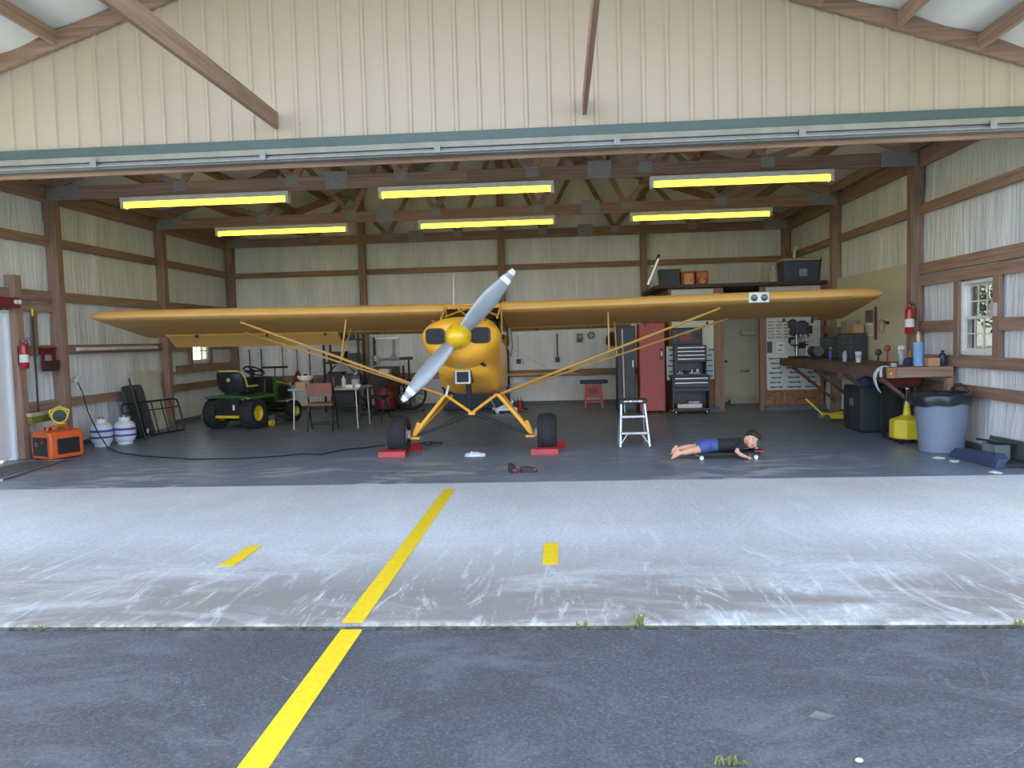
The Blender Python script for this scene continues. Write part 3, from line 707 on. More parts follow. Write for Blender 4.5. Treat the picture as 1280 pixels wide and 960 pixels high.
# chocks
for sx, sd in ((-1,'left'), (1,'right')):
    for k, y in ((0,-.26), (1,.26)):
        c = MB(); s_ = -1 if k == 0 else 1
        c.prism([(y-s_*.07,0),(y+s_*.09,0),(y+s_*.075,.075),(y-s_*.005,.09)], 'x', -.17, .17)
        single('wheel_chock', c, RED, 'red wheel chock %s the aeroplane wheel on the %s' % (('in front of','behind')[k], sd), 'wheel chock', (.09+sx*.955+(-.03 if k == 0 else .06), 9.75, 0), group='red wheel chocks', bevel=.006)
# ------------------------------------------------------------------ fluorescent strip lights under the trusses
TUBE = mat('tube_glow', (255,228,52), .4, var=0, emit=1.1)
def strip(x, y, label):
    t = thing('strip_light', label, 'light', (x, y, 3.43), 0, 'fluorescent strip lights')
    hw = 1.215
    part(t, 'housing', MB().box(-hw, hw, -.07, .07, .085, .155), WHITE, bevel=.006)
    for yy in (-.035, .035):
        part(t, 'tube', MB().cyl((-hw+.05, yy, .045), (hw-.05, yy, .045), .026, n=10), TUBE, smooth=True)
    for sx in (-1, 1):
        part(t, 'lamp_holder', MB().box(*sorted((sx*(hw-.05), sx*hw)), -.06, .06, .0, .084), WHITE, bevel=.004)
    return t
NM = ('leftmost', 'middle', 'rightmost')
f0 = strip(-3.715, Y1-.02, 'leftmost fluorescent strip light of the front row, under the nearest truss')
k = 0
for row, y in (('front', Y1-.02), ('rear', Y2-.02)):
    for i, x in enumerate((-3.715, -.015, 3.715)):
        if k: dup(f0, (x, y, 3.43), None, '%s fluorescent strip light of the %s row, under the %s truss' % (NM[i], row, 'nearest' if row == 'front' else 'middle'))
        k += 1
# ------------------------------------------------------------------ along the left wall
def RC(x0, y0, x1, y1, Y):
    xm, ym = (x0+x1)/2, (y0+y1)/2
    return PY(x0, ym, Y).x, PY(x1, ym, Y).x, PY(xm, y1, Y).z, PY(xm, y0, Y).z
def rbox(x0, x1, y0, y1, z0, z1): return MB().box(x0, x1, y0, y1, z0, z1)

# door grate on the floor
g = thing('floor_grate', 'ribbed metal floor grate lying beside the white side door', 'grate', (-5.42, 8.85, 0), radians(8))
part(g, 'frame', MB().box(-.28,-.25,-.72,.72,0,.025).box(.25,.28,-.72,.72,0,.025).box(-.25,.25,-.72,-.69,0,.025).box(-.25,.25,.69,.72,0,.025), STEEL)
for i in range(6): part(g, 'slat', MB().box(-.235+i*.083,-.185+i*.083,-.69,.69,.004,.02), mat('grate_grey', (128,130,130), .5, .4))
g['label'] = 'ribbed metal floor grate lying beside the white side door'

# emergency light / red box above the door
a = thing('alarm_box', 'dark red emergency light box on the post beside the white door', 'alarm box', (-5.975, 9.66, 2.10))
part(a, 'body', MB().box(-.02,.08,-.30,.16,-.08,.06), MAROON, bevel=.01)
for yy in (.06, .12): part(a, 'lamp', MB().lathe([(.03,0),(.032,.02),(.02,.03)], (.08, yy, 0), 'x', 12), WHITE, smooth=True)

def extinguisher(loc, label, rz=0, s=1.0):
    t = thing('fire_extinguisher', label, 'fire extinguisher', loc, rz, 'fire extinguishers')
    t.scale = (s, s, s)
    part(t, 'cylinder', MB().lathe([(.05,0),(.058,.012),(.058,.30),(.05,.335),(.028,.352),(.022,.37)], n=20), mat('extinguisher_red', (176,30,36), .3, coat=.3), smooth=True)
    part(t, 'label_band', MB().lathe([(.0590,.09),(.0590,.20)], n=20, caps=False), PAPER, smooth=True)
    part(t, 'valve', MB().cyl((0,0,.37),(0,0,.40),.018,n=10).box(-.012,.012,-.085,.02,.40,.415).box(-.012,.012,-.08,.02,.425,.44), mat('valve_grey', (120,120,122), .4, .5))
    part(t, 'hose', MB().tube([(.015,0,.39),(.06,-.01,.40),(.078,-.01,.33),(.072,-.01,.16)], .009, 8), BLACK, smooth=True)
    part(t, 'bracket', MB().box(-.03,.03,.055,.07,.05,.32), BLACK)
    return t
p = PX(31, 461, -5.92)
extinguisher((-5.92, p.y, p.z), 'red fire extinguisher with white label next to the hanging push broom', radians(90), .95)
p = PX(1144, 417, 5.88)
extinguisher((5.90, 10.62, p.z), 'red fire extinguisher on the right-hand post above the workbench', 0, .98)

# push broom hung on the girts
t0, t1 = PX(34, 386, -6.02), PX(43, 517, -5.98)
b = thing('push_broom', 'push broom with black handle and yellow-green bristles hanging head-down beside the door post', 'broom', (-5.92, t1.y, t1.z))
part(b, 'handle', MB().cyl((-.03, t0.y-t1.y, t0.z-t1.z-.1), (0,0,.01), .013, n=10), BLACK, smooth=True)
part(b, 'grip_tip', MB().cyl((-.032, t0.y-t1.y, t0.z-t1.z), (-.03, t0.y-t1.y, t0.z-t1.z-.1), .014, n=10), YPL, smooth=True)
part(b, 'head', MB().box(-.035,.035,-.20,.24,-.03,.02), mat('broom_wood', (190,186,150), .7), bevel=.004)
part(b, 'bristles', MB().prism([(-.19,-.03),(.23,-.03),(.22,-.12),(-.18,-.12)], 'x', -.03, .03), mat('bristle', (146,140,58), .9, var=.3, scale=90))

# maroon wall rack
p = PX(62, 434, -5.98); q = PX(62, 464, -5.98)
r = thing('wall_rack', 'dark red metal holder rack mounted on the girt near the broom', 'rack', (-6.05, p.y, q.z))
hh = p.z-q.z
part(r, 'back_plate', MB().box(-.01,.01,-.13,.17,hh-.09,hh), MAROON)
part(r, 'top_bar', MB().box(.01,.06,-.13,.17,hh-.03,hh), MAROON, bevel=.004)
part(r, 'arm', MB().box(.01,.05,-.11,-.08,.02,hh-.03), MAROON); part(r, 'arm', MB().box(.01,.05,.12,.15,.02,hh-.03), MAROON)
part(r, 'basket', MB().prism([(-.10,0),(.14,0),(.17,.15),(-.11,.15)], 'x', .0, .10), mat('rack_dark', (74,44,44), .6), bevel=.008)

# generator
g = thing('generator', 'orange and black portable generator on the floor by the left wall', 'generator', (-5.58, 9.93, 0), radians(-24))
OR = ORANGE
def gen_ring(y, s): return [(x*s, y, .02+z) for x, z in ((-.20,.0),(.20,.0),(.215,.05),(.215,.27),(.18,.34),(.08,.36),(-.08,.36),(-.18,.34),(-.215,.27),(-.215,.05))]
part(g, 'body', MB().loft([gen_ring(-.23,.93), gen_ring(-.21,1), gen_ring(.21,1), gen_ring(.23,.93)]), OR, smooth=True, ang=30)
part(g, 'control_panel', MB().box(-.17,.15,-.236,-.225,.05,.30), BLACK, bevel=.006)
part(g, 'side_grille', MB().box(.205,.222,-.14,.17,.07,.28), BLACK, bevel=.008)
for i in range(5): part(g, 'louver', MB().box(.222,.226,-.11,.14,.10+i*.035,.112+i*.035), DARK)
part(g, 'start_knob', MB().cyl((.07,-.236,.24),(.07,-.252,.24),.022,n=14), RED, smooth=True)
part(g, 'outlet', MB().box(-.12,-.04,-.240,-.236,.17,.23), mat('outlet_grey', (96,98,102), .5))
part(g, 'fuel_cap', MB().cyl((-.10,-.06,.375),(-.10,-.06,.415),.045,n=16), BLACK, smooth=True)
part(g, 'handle', MB().tube([(0.0,-.14,.37),(0,-.12,.43),(0,.12,.43),(0,.14,.37)], .018, 8), OR, smooth=True)
part(g, 'foot', MB().box(-.18,-.12,-.2,.2,0,.02), RUBBER); part(g, 'foot', MB().box(.12,.18,-.2,.2,0,.02), RUBBER)
# yellow work light on the girt above it
p = PX(70, 533, -5.72)
r = thing('work_light', 'yellow round work lamp with black face resting on top of the orange generator', 'lamp', (-5.60, 10.03, .448), radians(35))
part(r, 'housing', MB().lathe([(.055,.05),(.095,.03),(.105,-.02),(.10,-.045)], (0,0,.115), 'y', 20), YPL, smooth=True)
part(r, 'face', MB().lathe([(.085,-.046),(.08,-.056),(.02,-.062)], (0,0,.115), 'y', 20), BLACK, smooth=True)
part(r, 'handle', MB().tube([(-.10,.0,.10),(-.115,.02,.18),(0,.03,.235),(.115,.02,.18),(.10,0,.10)], .014, 8), YPL, smooth=True)
part(r, 'base', MB().box(-.06,.06,-.05,.06,0,.012), YPL, bevel=.004)

# propane tanks
def tank(loc, rz, label):
    t = thing('propane_tank', label, 'gas tank', loc, rz, 'propane tanks')
    TW = mat('tank_white', (210,214,218), .4, var=.05)
    part(t, 'cylinder', MB().lathe([(.08,.03),(.13,.05),(.152,.10),(.155,.15),(.155,.25),(.145,.30),(.11,.34),(.05,.355)], n=28), TW, smooth=True)
    part(t, 'foot_ring', MB().lathe([(.105,0),(.11,0),(.11,.05),(.105,.05)], n=24), TW)
    lab = part(t, 'label_sleeve', MB().lathe([(.1565,.12),(.1565,.26)], n=28, caps=False), mat('tank_label', (206,212,226), .6), smooth=True)
    part(lab, 'label_stripe', MB().lathe([(.1572,.125),(.1572,.155)], n=28, caps=False), mat('label_blue', (58,78,150), .6), smooth=True)
    part(lab, 'label_stripe', MB().lathe([(.1572,.215),(.1572,.25)], n=28, caps=False), MATS['label_blue'], smooth=True)
    part(t, 'collar', MB().lathe([(.078,.33),(.083,.33),(.083,.41),(.078,.41)], n=20), TW)
    part(t, 'valve', MB().cyl((0,0,.35),(0,0,.41),.022,n=10).cyl((0,0,.39),(.07,0,.39),.016,n=10).cyl((0,0,.41),(0,0,.44),.035,n=12), mat('brass', (150,140,110), .4, .7))
    return t
tank((-5.66, 11.06, 0), 1.0, 'white propane tank with blue label, nearer the orange generator')
tank((-5.44, 11.30, 0), 0.2, 'white propane tank with blue label, nearer the black metal rack')

# black tube rack leaning on the wall
r = thing('tube_rack', 'black tubular metal frame leaning against the left wall next to the propane tanks', 'rack', (-5.50, 12.36, 0), radians(-13))
def RP(y, h): return (-.14*h/.55, y, h)
def rr_path(y0, y1, h0, h1, c=.07):
    return [RP(y0+c,h0), RP(y0+.02,h0+.02), RP(y0,h0+c), RP(y0,h1-c), RP(y0+.02,h1-.02), RP(y0+c,h1), RP(y1-c,h1), RP(y1-.02,h1-.02), RP(y1,h1-c), RP(y1,h0+c), RP(y1-.02,h0+.02), RP(y1-c,h0), RP(y0+c,h0)]
part(r, 'outer_tube', MB().tube(rr_path(-.62,.66,.016,.56), .016, 8), BLACK, smooth=True)
for y in (-.40,-.18,.04,.26,.48): part(r, 'bar', MB().cyl(RP(y,.02), RP(y,.55), .010, n=8), BLACK, smooth=True)
part(r, 'cross_bar', MB().cyl(RP(-.62,.42), RP(.66,.42), .010, n=8), BLACK, smooth=True)
# grey rounded creeper board, white sheet, folded stand
def board(name, label, cat, y0, y1, h, xb, xt, th, m, rnd=.08):
    o = []
    n = 6
    yw = (y1-y0)/2
    pts = [(-yw,0),(yw,0)] + [(yw-rnd+rnd*cos(a), h-rnd+rnd*sin(a)) for a in [pi/2*k/n for k in range(n+1)]] + [(-yw+rnd-rnd*sin(a), h-rnd+rnd*cos(a)) for a in [pi/2*k/n for k in range(n+1)]]
    mb = MB().prism(pts, 'x', -th/2, th/2); tilt = math.atan2(xt-xb, h)
    mb.xf(Matrix.Rotation(tilt, 4, 'Y') @ Matrix.Translation((-th/2 if tilt < 0 else th/2, 0, 0)))
    return single(name, mb, m, label, cat, (xb, (y0+y1)/2, .004))
board('white_sheet', 'pale rigid sheet leaning behind the black tubular rack against the wall', 'sheet', 12.55, 13.45, 1.05, -5.88, -6.02, .02, mat('sheet_pale', (204,204,192), .7), .01)
board('creeper_board', 'dark grey rounded board leaning in front of the pale sheet', 'board', 12.10, 12.70, .86, -5.72, -5.93, .035, mat('board_dark', (70,76,82), .6), .09)
t = thing('folding_stand', 'narrow black folded stand with white tag leaning on the black tubular rack', 'stand', (-5.36, 11.80, 0))
for dy in (-.06, .06): part(t, 'leg', MB().cyl((0,dy,0), (-.20,dy-.04,.98 if dy < 0 else .80), .016, n=8), BLACK, smooth=True)
part(t, 'fabric', MB().add([(-.02,-.07,.06),(-.02,.07,.06),(-.17,.03,.78),(-.17,-.10,.78),(-.05,-.07,.06),(-.05,.07,.06),(-.20,.03,.78),(-.20,-.10,.78)], [(0,1,2,3),(7,6,5,4),(0,4,5,1),(1,5,6,2),(2,6,7,3),(3,7,4,0)]), BLACK)
part(t, 'tag', MB().box(.0,.006,-.02,.02,.10,.17), WHITE)

# pipe resting on the girt, outlet, hanging cable
a, b_ = PX(97, 438, -6.03), PX(196, 435, -6.03)
single('plastic_pipe', MB().cyl((0,a.y-b_.y,0),(0,0,0), .028, n=12), WHITE, 'long white plastic pipe held along the girt on the left wall', 'pipe', (-6.03, b_.y, 1.46), smooth=True)
single('outlet_box', MB().box(0,.05,-.05,.05,-.06,.06), WHITE, 'small white outlet box on the post beside the small left window', 'outlet', (-6.055, 14.0, 1.05), bevel=.004)
q = [PX(97,478,-6.0), PX(103,490,-5.97), PX(110,515,-5.85), PX(122,540,-5.52)]
fl = [PZ(x,y,.012) for x, y in ((135,560),(150,566),(180,570),(240,574),(300,573),(350,570),(380,567),(400,568),(430,562),(460,559),(482,556))]
cb = thing('power_cable', 'thin black cable hanging from the wall and trailing across the floor to the aeroplane', 'cable', (0,0,0))
part(cb, 'cord', MB().tube([tuple(v) for v in q+fl], .009, 6), BLACK, smooth=True)
pp = PX(95,475,-6.02)
part(cb, 'white_plug', MB().obox((pp.x+.03, pp.y, pp.z+.02), (.06,.14,.05), (0.5,0,0)), WHITE, bevel=.01)

# ------------------------------------------------------------------ lawn tractor (local -y = rear, towards camera)
tr_ = thing('lawn_tractor', 'green and yellow riding lawn tractor with black seat, parked with its back to the camera', 'lawn tractor', (-4.43, 13.38, 0), radians(-12))
GR = GREEN; BK = BLACK; YW = mat('wheel_yellow', (226,196,44), .4)
def ag_wheel(x, y, r, wd, nm='wheel'):
    wo_ = part(tr_, nm, MB().lathe([(r*.5,-wd*.42),(r*.75,-wd*.5),(r*.93,-wd*.46),(r,-wd*.3),(r,wd*.3),(r*.93,wd*.46),(r*.75,wd*.5),(r*.5,wd*.42)], (x,y,r), 'x', 28, caps=False), RUBBER, smooth=True, ang=50)
    sx = 1 if x > 0 else -1
    part(wo_, 'rim', MB().lathe([(.004,-wd*.30),(r*.12,-wd*.30),(r*.14,-wd*.18),(r*.40,-wd*.20),(r*.47,-wd*.40),(r*.58,-wd*.43),(r*.58,wd*.43),(r*.47,wd*.40),(r*.40,wd*.20),(r*.14,wd*.18),(r*.12,wd*.30),(.004,wd*.30)], (x,y,r), 'x', 24), YW, smooth=True)
    for k in range(16):
        a = 2*pi*k/16
    lug = MB()
    for k in range(18):
        a = 2*pi*k/18
        for s in (-1, 1):
            lug.obox((x+s*wd*.20, y+cos(a+s*.09)*(r+.002), r+sin(a+s*.09)*(r+.002)), (wd*.36,.022,.02), (a-pi/2,0,0))
    part(wo_, 'tread_lugs', lug, RUBBER)
ag_wheel(-.37, -.28, .27, .25); ag_wheel(.37, -.28, .27, .25)
ag_wheel(-.38, .98, .19, .17); ag_wheel(.38, .98, .19, .17)
part(tr_, 'fender_deck', MB().loft([[(x,y,z) for x, z in ((-.50,.53),(-.46,.575),(-.2,.60),(.2,.60),(.46,.575),(.50,.53),(.46,.53),(.2,.55),(-.2,.55),(-.46,.53))] for y in (-.52,-.48,.12,.2)]), GR, smooth=True)
part(tr_, 'rear_plate', MB().box(-.22,.22,-.50,-.46,.24,.54), BK, bevel=.01)
for i in range(4): part(tr_, 'rear_slat', MB().box(-.17+i*.075,-.135+i*.075,-.515,-.50,.27,.51), DARK)
part(tr_, 'sticker', MB().box(.12,.155,-.508,-.501,.34,.43), WHITE)
part(tr_, 'hitch_bar', MB().box(-.24,.24,-.50,-.44,.20,.25), YW, bevel=.006)
part(tr_, 'frame', MB().box(-.18,.18,-.46,1.1,.25,.36), BK, bevel=.01)
seat = MB().loft([[(x, y, z) for x in xs] for xs, y, z in ()] ) if False else None
bk = MB().loft([[(w_*cx, y0+dy, z) for cx, dy in ((-1,-.02),(-.9,-.05),(0,-.06),(.9,-.05),(1,-.02),(1,.03),(.85,.05),(0,.03),(-.85,.05),(-1,.03))] for w_, y0, z in ((.20,-.30,.64),(.255,-.32,.70),(.265,-.36,.85),(.25,-.39,.96),(.21,-.40,1.0))])
se = part(tr_, 'seat_back', bk, mat('seat_vinyl', (40,44,54), .5), smooth=True, ang=60)
part(se, 'badge', MB().lathe([(.035,-.425),(.034,-.432)], (0,0,.86), 'y', 18), mat('badge_yellow', (206,200,120), .5))
part(tr_, 'seat_cushion', MB().loft([[(w_*c, .0+.24*s_, z) for c, s_ in [(cos(2*pi*j/20)*1.0, sin(2*pi*j/20)*.95-.0) for j in range(20)]] for w_, z in ((.22,.62),(.26,.64),(.265,.70),(.24,.73))]).xf(Matrix.Translation((0,-.13,0))), MATS['seat_vinyl'], smooth=True)
part(se, 'yellow_piping', MB().tube([(-.19,-.42,1.005),(0,-.425,1.012),(.19,-.42,1.005),(.245,-.37,.96),(.262,-.30,.84),(.258,-.26,.74),(.262,-.12,.735),(.25,.05,.735)], .018, 8), mat('piping_yellow', (216,206,96), .5), smooth=True)
part(tr_, 'seat_pedestal', MB().box(-.16,.16,-.34,.05,.58,.63), BK)
part(tr_, 'dash', MB().loft([[(-.22,.30,.40),(.22,.30,.40),(.22,.62,.40),(-.22,.62,.40)],[(-.21,.38,.86),(.21,.38,.86),(.21,.60,.88),(-.21,.60,.88)]]), BK, bevel=.03)
hood = MB().loft([[(x,y,z) for x, z in ((-w_,.40),(-w_,zt-.10),(-w_*.8,zt-.02),(0,zt),(w_*.8,zt-.02),(w_,zt-.10),(w_,.40))] for y, w_, zt in ((.60,.25,.88),(.9,.25,.85),(1.15,.23,.76),(1.26,.20,.64))])
ho = part(tr_, 'hood', hood, GR, smooth=True)
part(ho, 'side_panel', MB().prism([(.68,.45),(1.08,.45),(1.02,.66),(.70,.70)], 'x', .252, .258), BK)
part(ho, 'hood_stripe', MB().prism([(.64,.755),(1.08,.68),(1.08,.705),(.64,.79)], 'x', .252, .257), YW)
sw = part(tr_, 'steering_wheel', MB().torus((0,0,0), .18, .016, 'z', 28, 8), BK, smooth=True)
sw.location = (0,.33,.985); sw.rotation_euler = (radians(-28),0,0)
part(sw, 'spokes', MB().box(-.17,.17,-.018,.018,-.012,.008).box(-.018,.018,-.17,0,-.011,.007), BK); part(sw, 'column', MB().cyl((0,0,-.16),(0,0,0), .03, n=10), BK, smooth=True)
part(tr_, 'mower_deck', MB().loft([[(x*s_, .38+y*s_, z) for x, y in ((-.50,-.20),(-.40,-.27),(.40,-.27),(.50,-.2),(.50,.16),(.40,.24),(-.40,.24),(-.50,.16))] for s_, z in ((1,.09),(1,.19),(.9,.22))]), mat('deck_dark', (52,60,50), .5), bevel=.01)
part(tr_, 'discharge_chute', MB().loft([[(.50,.2,.08),(.50,.52,.08),(.50,.52,.18),(.50,.2,.18)],[(.66,.22,.06),(.66,.5,.06),(.66,.5,.10),(.66,.22,.10)]]), BK)
part(tr_, 'deck_wheel', MB().cyl((.47,.06,.06),(.53,.06,.06),.06,n=14), YW, smooth=True)
for sx in (-1, 1): part(tr_, 'tail_lamp', MB().box(*sorted((sx*.40, sx*.50)), -.545,-.52,.535,.565), mat('lamp_grey', (130,120,120), .3))
part(tr_, 'axle', MB().cyl((-.36,-.28,.27),(.36,-.28,.27),.04,n=10).cyl((-.38,.98,.19),(.38,.98,.19),.03,n=10), BK, smooth=True)
# ------------------------------------------------------------------ along the back wall
BW = Y3 - .05
def hang_tool(x, yt, yb, label, cat='tool', name='long_handled_tool', m=None, head=None, hm=None, Y=None, r=.014, group='tools hung on the back wall'):
    Yp = Y or BW-.07
    a = PY(x, yt, Yp); b = PY(x, yb, Yp)
    t = thing(name, label, cat, (b.x, Yp, b.z), 0, group)
    part(t, 'handle', MB().cyl((0,0,0),(0,0,a.z-b.z), r, n=8), m or wood('z'), smooth=True)
    if head == 'rake':
        part(t, 'head', MB().prism([(-.02,.02),(.02,.02),(.16,-.30),(-.16,-.30)], 'y', -.008, .008), hm)
        for k in range(5): part(t, 'tine', MB().box(-.15+k*.072,-.135+k*.072,-.014,-.009,-.36,-.30), hm)
    elif head == 'shovel':
        part(t, 'blade', MB().loft([[(-.03,-.01,.0),(.03,-.01,.0),(.03,.01,.0),(-.03,.01,.0)],[(-.11,-.02,-.08),(.11,-.02,-.08),(.11,-.01,-.08),(-.11,-.01,-.08)],[(-.10,-.02,-.26),(.10,-.02,-.26),(.10,-.01,-.26),(-.10,-.01,-.26)],[(-.01,-.03,-.34),(.01,-.03,-.34),(.01,-.02,-.34),(-.01,-.02,-.34)]]), hm or DARK)
    elif head == 'brush':
        part(t, 'block', MB().box(-.05,.05,-.03,.03,-.04,.0), hm or DARK); part(t, 'bristles', MB().box(-.045,.045,-.025,.025,-.10,-.04), hm or DARK)
    elif head == 'tee':
        part(t, 'cross_handle', MB().cyl((-.28,0,a.z-b.z),(.28,0,a.z-b.z), .022, n=8), BLACK, smooth=True)
    return t
hang_tool(301, 437, 500, 'pale wooden pole leaning nearest the left corner of the back wall', head='shovel', hm=DARK)
hang_tool(314, 437, 490, 'dark pole second from the left corner of the back wall', m=BLACK, head='shovel')
hang_tool(329, 436, 500, 'thin black pole leaning on the back wall behind the steering wheel', m=BLACK, head='brush')
hang_tool(356, 433, 510, 'pale wooden pole leaning on the back wall right of the tractor hood', head='shovel', hm=DARK)
hang_tool(372, 436, 464, 'leaf rake with dark red fan head hung on the back wall', head='rake', hm=MAROON)
hang_tool(388, 437, 474, 'thin black rod hung on the back wall beside the leaf rake', m=BLACK, head='brush')
hang_tool(346, 459, 517, 'black T-handled tool standing behind the tractor hood', m=BLACK, head='tee', Y=15.9)
hang_tool(648, 420, 449, 'short brush hung on the back wall right of the propeller plane nose', m=STEEL, head='brush', r=.008)
hang_tool(697, 417, 447, 'thin black stick brush hung on the back wall above the red stand', m=BLACK, head='brush')

# folding table with clutter
TZ = PY(450, 484.5, 12.75).z
tb = thing('folding_table', 'pale grey folding table with thin metal legs, cluttered, behind the brown chair', 'table', (-2.76, 13.13, 0), radians(-2))
part(tb, 'table_top', MB().box(-.62,.62,-.42,.42,TZ-.03,TZ), mat('table_grey', (176,174,166), .6), bevel=.008)
for sx in (-1, 1):
    for sy in (-1, 1): part(tb, 'leg', MB().cyl((sx*.56,sy*.36,0),(sx*.54,sy*.34,TZ-.03), .015, n=8), STEEL, smooth=True)
    part(tb, 'leg_brace', MB().cyl((sx*.55,-.36,.25),(sx*.55,.36,.25), .009, n=8), STEEL, smooth=True)
def on_table(x, y, dy=0.0):
    # point on the table top below pixel column x
    return PY(x, y, 12.95+dy).x, 12.95+dy
x_, y_ = on_table(380, 484); 
bx_ = single('cardboard_box', MB().box(-.12,.12,-.09,.09,0,.11).box(-.121,.121,-.004,.004,.11,.112), CARD, 'small cardboard box on the left end of the cluttered table', 'box', (x_, y_, TZ+.001), bevel=.003)
bw = thing('white_bowl', 'white metal lamp shade bowl lying on the cardboard box on the table', 'bowl', (x_+.03, y_, TZ+.115))
part(bw, 'bowl', MB().lathe([(.05,.0),(.10,.02),(.135,.07),(.14,.10),(.13,.10),(.125,.07),(.09,.03),(.01,.02)], n=24), WHITE, smooth=True)
part(bw, 'knob', MB().cyl((0,0,.10),(0,0,.13),.03,n=12), BLACK)
def bottle(name, label, cat, loc, h, r, m, cap=None, neck=.35, group=None, lab=None):
    t = thing(name, label, cat, loc, 0, group)
    part(t, 'body', MB().lathe([(r*.92,0),(r,h*.03),(r,h*.66),(r*.8,h*.76),(r*neck,h*.84),(r*neck,h*.92)], n=16), m, smooth=True)
    part(t, 'cap', MB().cyl((0,0,h*.92),(0,0,h), r*neck*1.15, n=12), cap or WHITE, smooth=True)
    if lab: part(t, 'label_band', MB().lathe([(r*1.012,h*.18),(r*1.012,h*.55)], n=16, caps=False), lab, smooth=True)
    return t
x_, y_ = on_table(398, 484); single('tool_case', MB().box(-.08,.08,-.06,.06,0,.13).box(-.03,.03,-.01,.01,.13,.155), mat('case_green', (44,58,56), .6), 'small dark green case beside the cardboard box on the table', 'case', (x_, y_+.05, TZ+.001), bevel=.008)
x_, y_ = on_table(430, 484); bottle('cream_bottle', 'tall cream bottle standing on the right half of the table', 'bottle', (x_, y_, TZ+.001), .20, .036, CREAM, CREAM)
x_, y_ = on_table(443, 484); bottle('purple_jug', 'purple plastic jug on the right end of the table', 'jug', (x_, y_+.1, TZ+.001), .24, .07, mat('purple', (112,88,116), .5), WHITE, .4, lab=mat('lav', (190,176,196), .6))
x_, y_ = on_table(440, 484); single('white_box', MB().box(-.06,.06,-.05,.05,0,.05), PAPER, 'small white box at the front of the table beside the purple jug', 'box', (x_, y_-.13, TZ+.001), bevel=.004)
x_, y_ = on_table(450, 484); single('white_box', MB().box(-.045,.045,-.04,.04,0,.055), PAPER, 'small white carton at the right end of the table', 'box', (x_, y_-.12, TZ+.001), bevel=.004)
x_, y_ = on_table(414, 484); single('spray_can', MB().lathe([(.03,0),(.03,.15),(.02,.17),(.014,.19)], n=14), MAROON, 'dark red spray can in the middle of the table', 'can', (x_, y_+.15, TZ+.001), smooth=True)

# brown folding chair, and a second one
def folding_chair(loc, rz, label, m):
    t = thing('folding_chair', label, 'chair', loc, rz, 'folding chairs by the table')
    FM = DARK
    part(t, 'seat', MB().loft([[(x*s_, y*s_-.0, z) for x, y in ((-.20,-.18),(.20,-.18),(.21,.16),(.15,.21),(-.15,.21),(-.21,.16))] for s_, z in ((.97,.42),(1,.435),(1,.455),(.95,.465))]), m, smooth=True)
    part(t, 'backrest', MB().loft([[(x, -.20-.02*(1-abs(x)/.21)**2+dy, z) for x, dy in ((-.205,-.012),(-.1,-.012),(0,-.012),(.1,-.012),(.205,-.012),(.205,.012),(.1,.012),(0,.012),(-.1,.012),(-.205,.012))] for z in (.58,.60,.76,.80)]), m, smooth=True)
    for sx in (-1, 1):
        part(t, 'rear_upright', MB().tube([(sx*.22,.20,.0),(sx*.22,.02,.42),(sx*.215,-.19,.80)], .012, 8), FM, smooth=True)
        part(t, 'front_leg', MB().tube([(sx*.20,-.24,.0),(sx*.20,-.05,.34),(sx*.20,.15,.44)], .012, 8), FM, smooth=True)
    part(t, 'cross_rail', MB().cyl((-.20,-.19,.12),(.20,-.19,.12), .009, n=8), FM, smooth=True); part(t, 'cross_rail', MB().cyl((-.22,.15,.12),(.22,.15,.12), .009, n=8), FM, smooth=True)
    return t
folding_chair((-2.76, 12.58, 0), radians(6), 'brown padded folding chair with its back to the camera, in front of the table', BROWNM)
folding_chair((-2.2, 13.95, 0), radians(168), 'dark folding chair standing behind the right end of the table', mat('chair_black', (58,46,44), .6))

# black shelving rack with bins
x0, x1, z0, z1 = RC(408, 420, 453, 514, 16.05)
sh = thing('shelf_rack', 'black metal shelving rack against the back wall behind the table', 'shelf', ((x0+x1)/2, 16.1, 0))
hw = (x1-x0)/2; H = 1.62
for sx in (-1, 1):
    for sy in (-1, 1): part(sh, 'upright', MB().box(*sorted((sx*hw, sx*(hw-.04))), *sorted((sy*.25, sy*.21)), 0, H), BLACK)
SZ = (.12, .55, 1.02, 1.50)
for z in SZ: part(sh, 'shelf_board', MB().box(-hw+.005, hw-.005, -.24, .24, z, z+.03), DARK)
for sx in (-1, 1): part(sh, 'diagonal_brace', MB().cyl((sx*(hw-.02),-.25,.75),(sx*(hw-.28),-.25,1.0), .012, n=8), BLACK)
sx0 = (x0+x1)/2
def shelf_item(name, label, cat, dx, zi, sz, m, cap=None):
    single(name, MB().box(-sz[0]/2, sz[0]/2, -sz[1]/2, sz[1]/2, 0, sz[2]).box(-sz[0]/2-.01, sz[0]/2+.01, -sz[1]/2-.01, sz[1]/2+.01, sz[2], sz[2]+.02), m, label, cat, (sx0+dx, 16.05, SZ[zi]+.032), bevel=.006)
bottle('oil_jug', 'grey bottle with pale label at the left of the top shelf', 'bottle', (sx0-.16, 16.0, SZ[3]+.032), .24, .06, mat('jug_grey', (108,118,118), .5), BLACK, .4, lab=PAPER)
bottle('oil_jug', 'blue round can at the right of the top shelf', 'can', (sx0+.20, 16.0, SZ[3]+.032), .22, .075, BLUE, BLUE, .8)
shelf_item('storage_bin', 'black low bin in the middle of the top shelf', 'bin', .02, 3, (.18,.26,.12), BLACK)
shelf_item('storage_bin', 'dark brown bin on the shelf below the bottles', 'bin', -.12, 2, (.36,.30,.20), mat('bin_brown', (84,66,58), .7))
shelf_item('storage_bin', 'grey bin right of the dark brown bin on the same shelf', 'bin', .22, 2, (.22,.26,.16), mat('bin_grey', (84,88,94), .7))
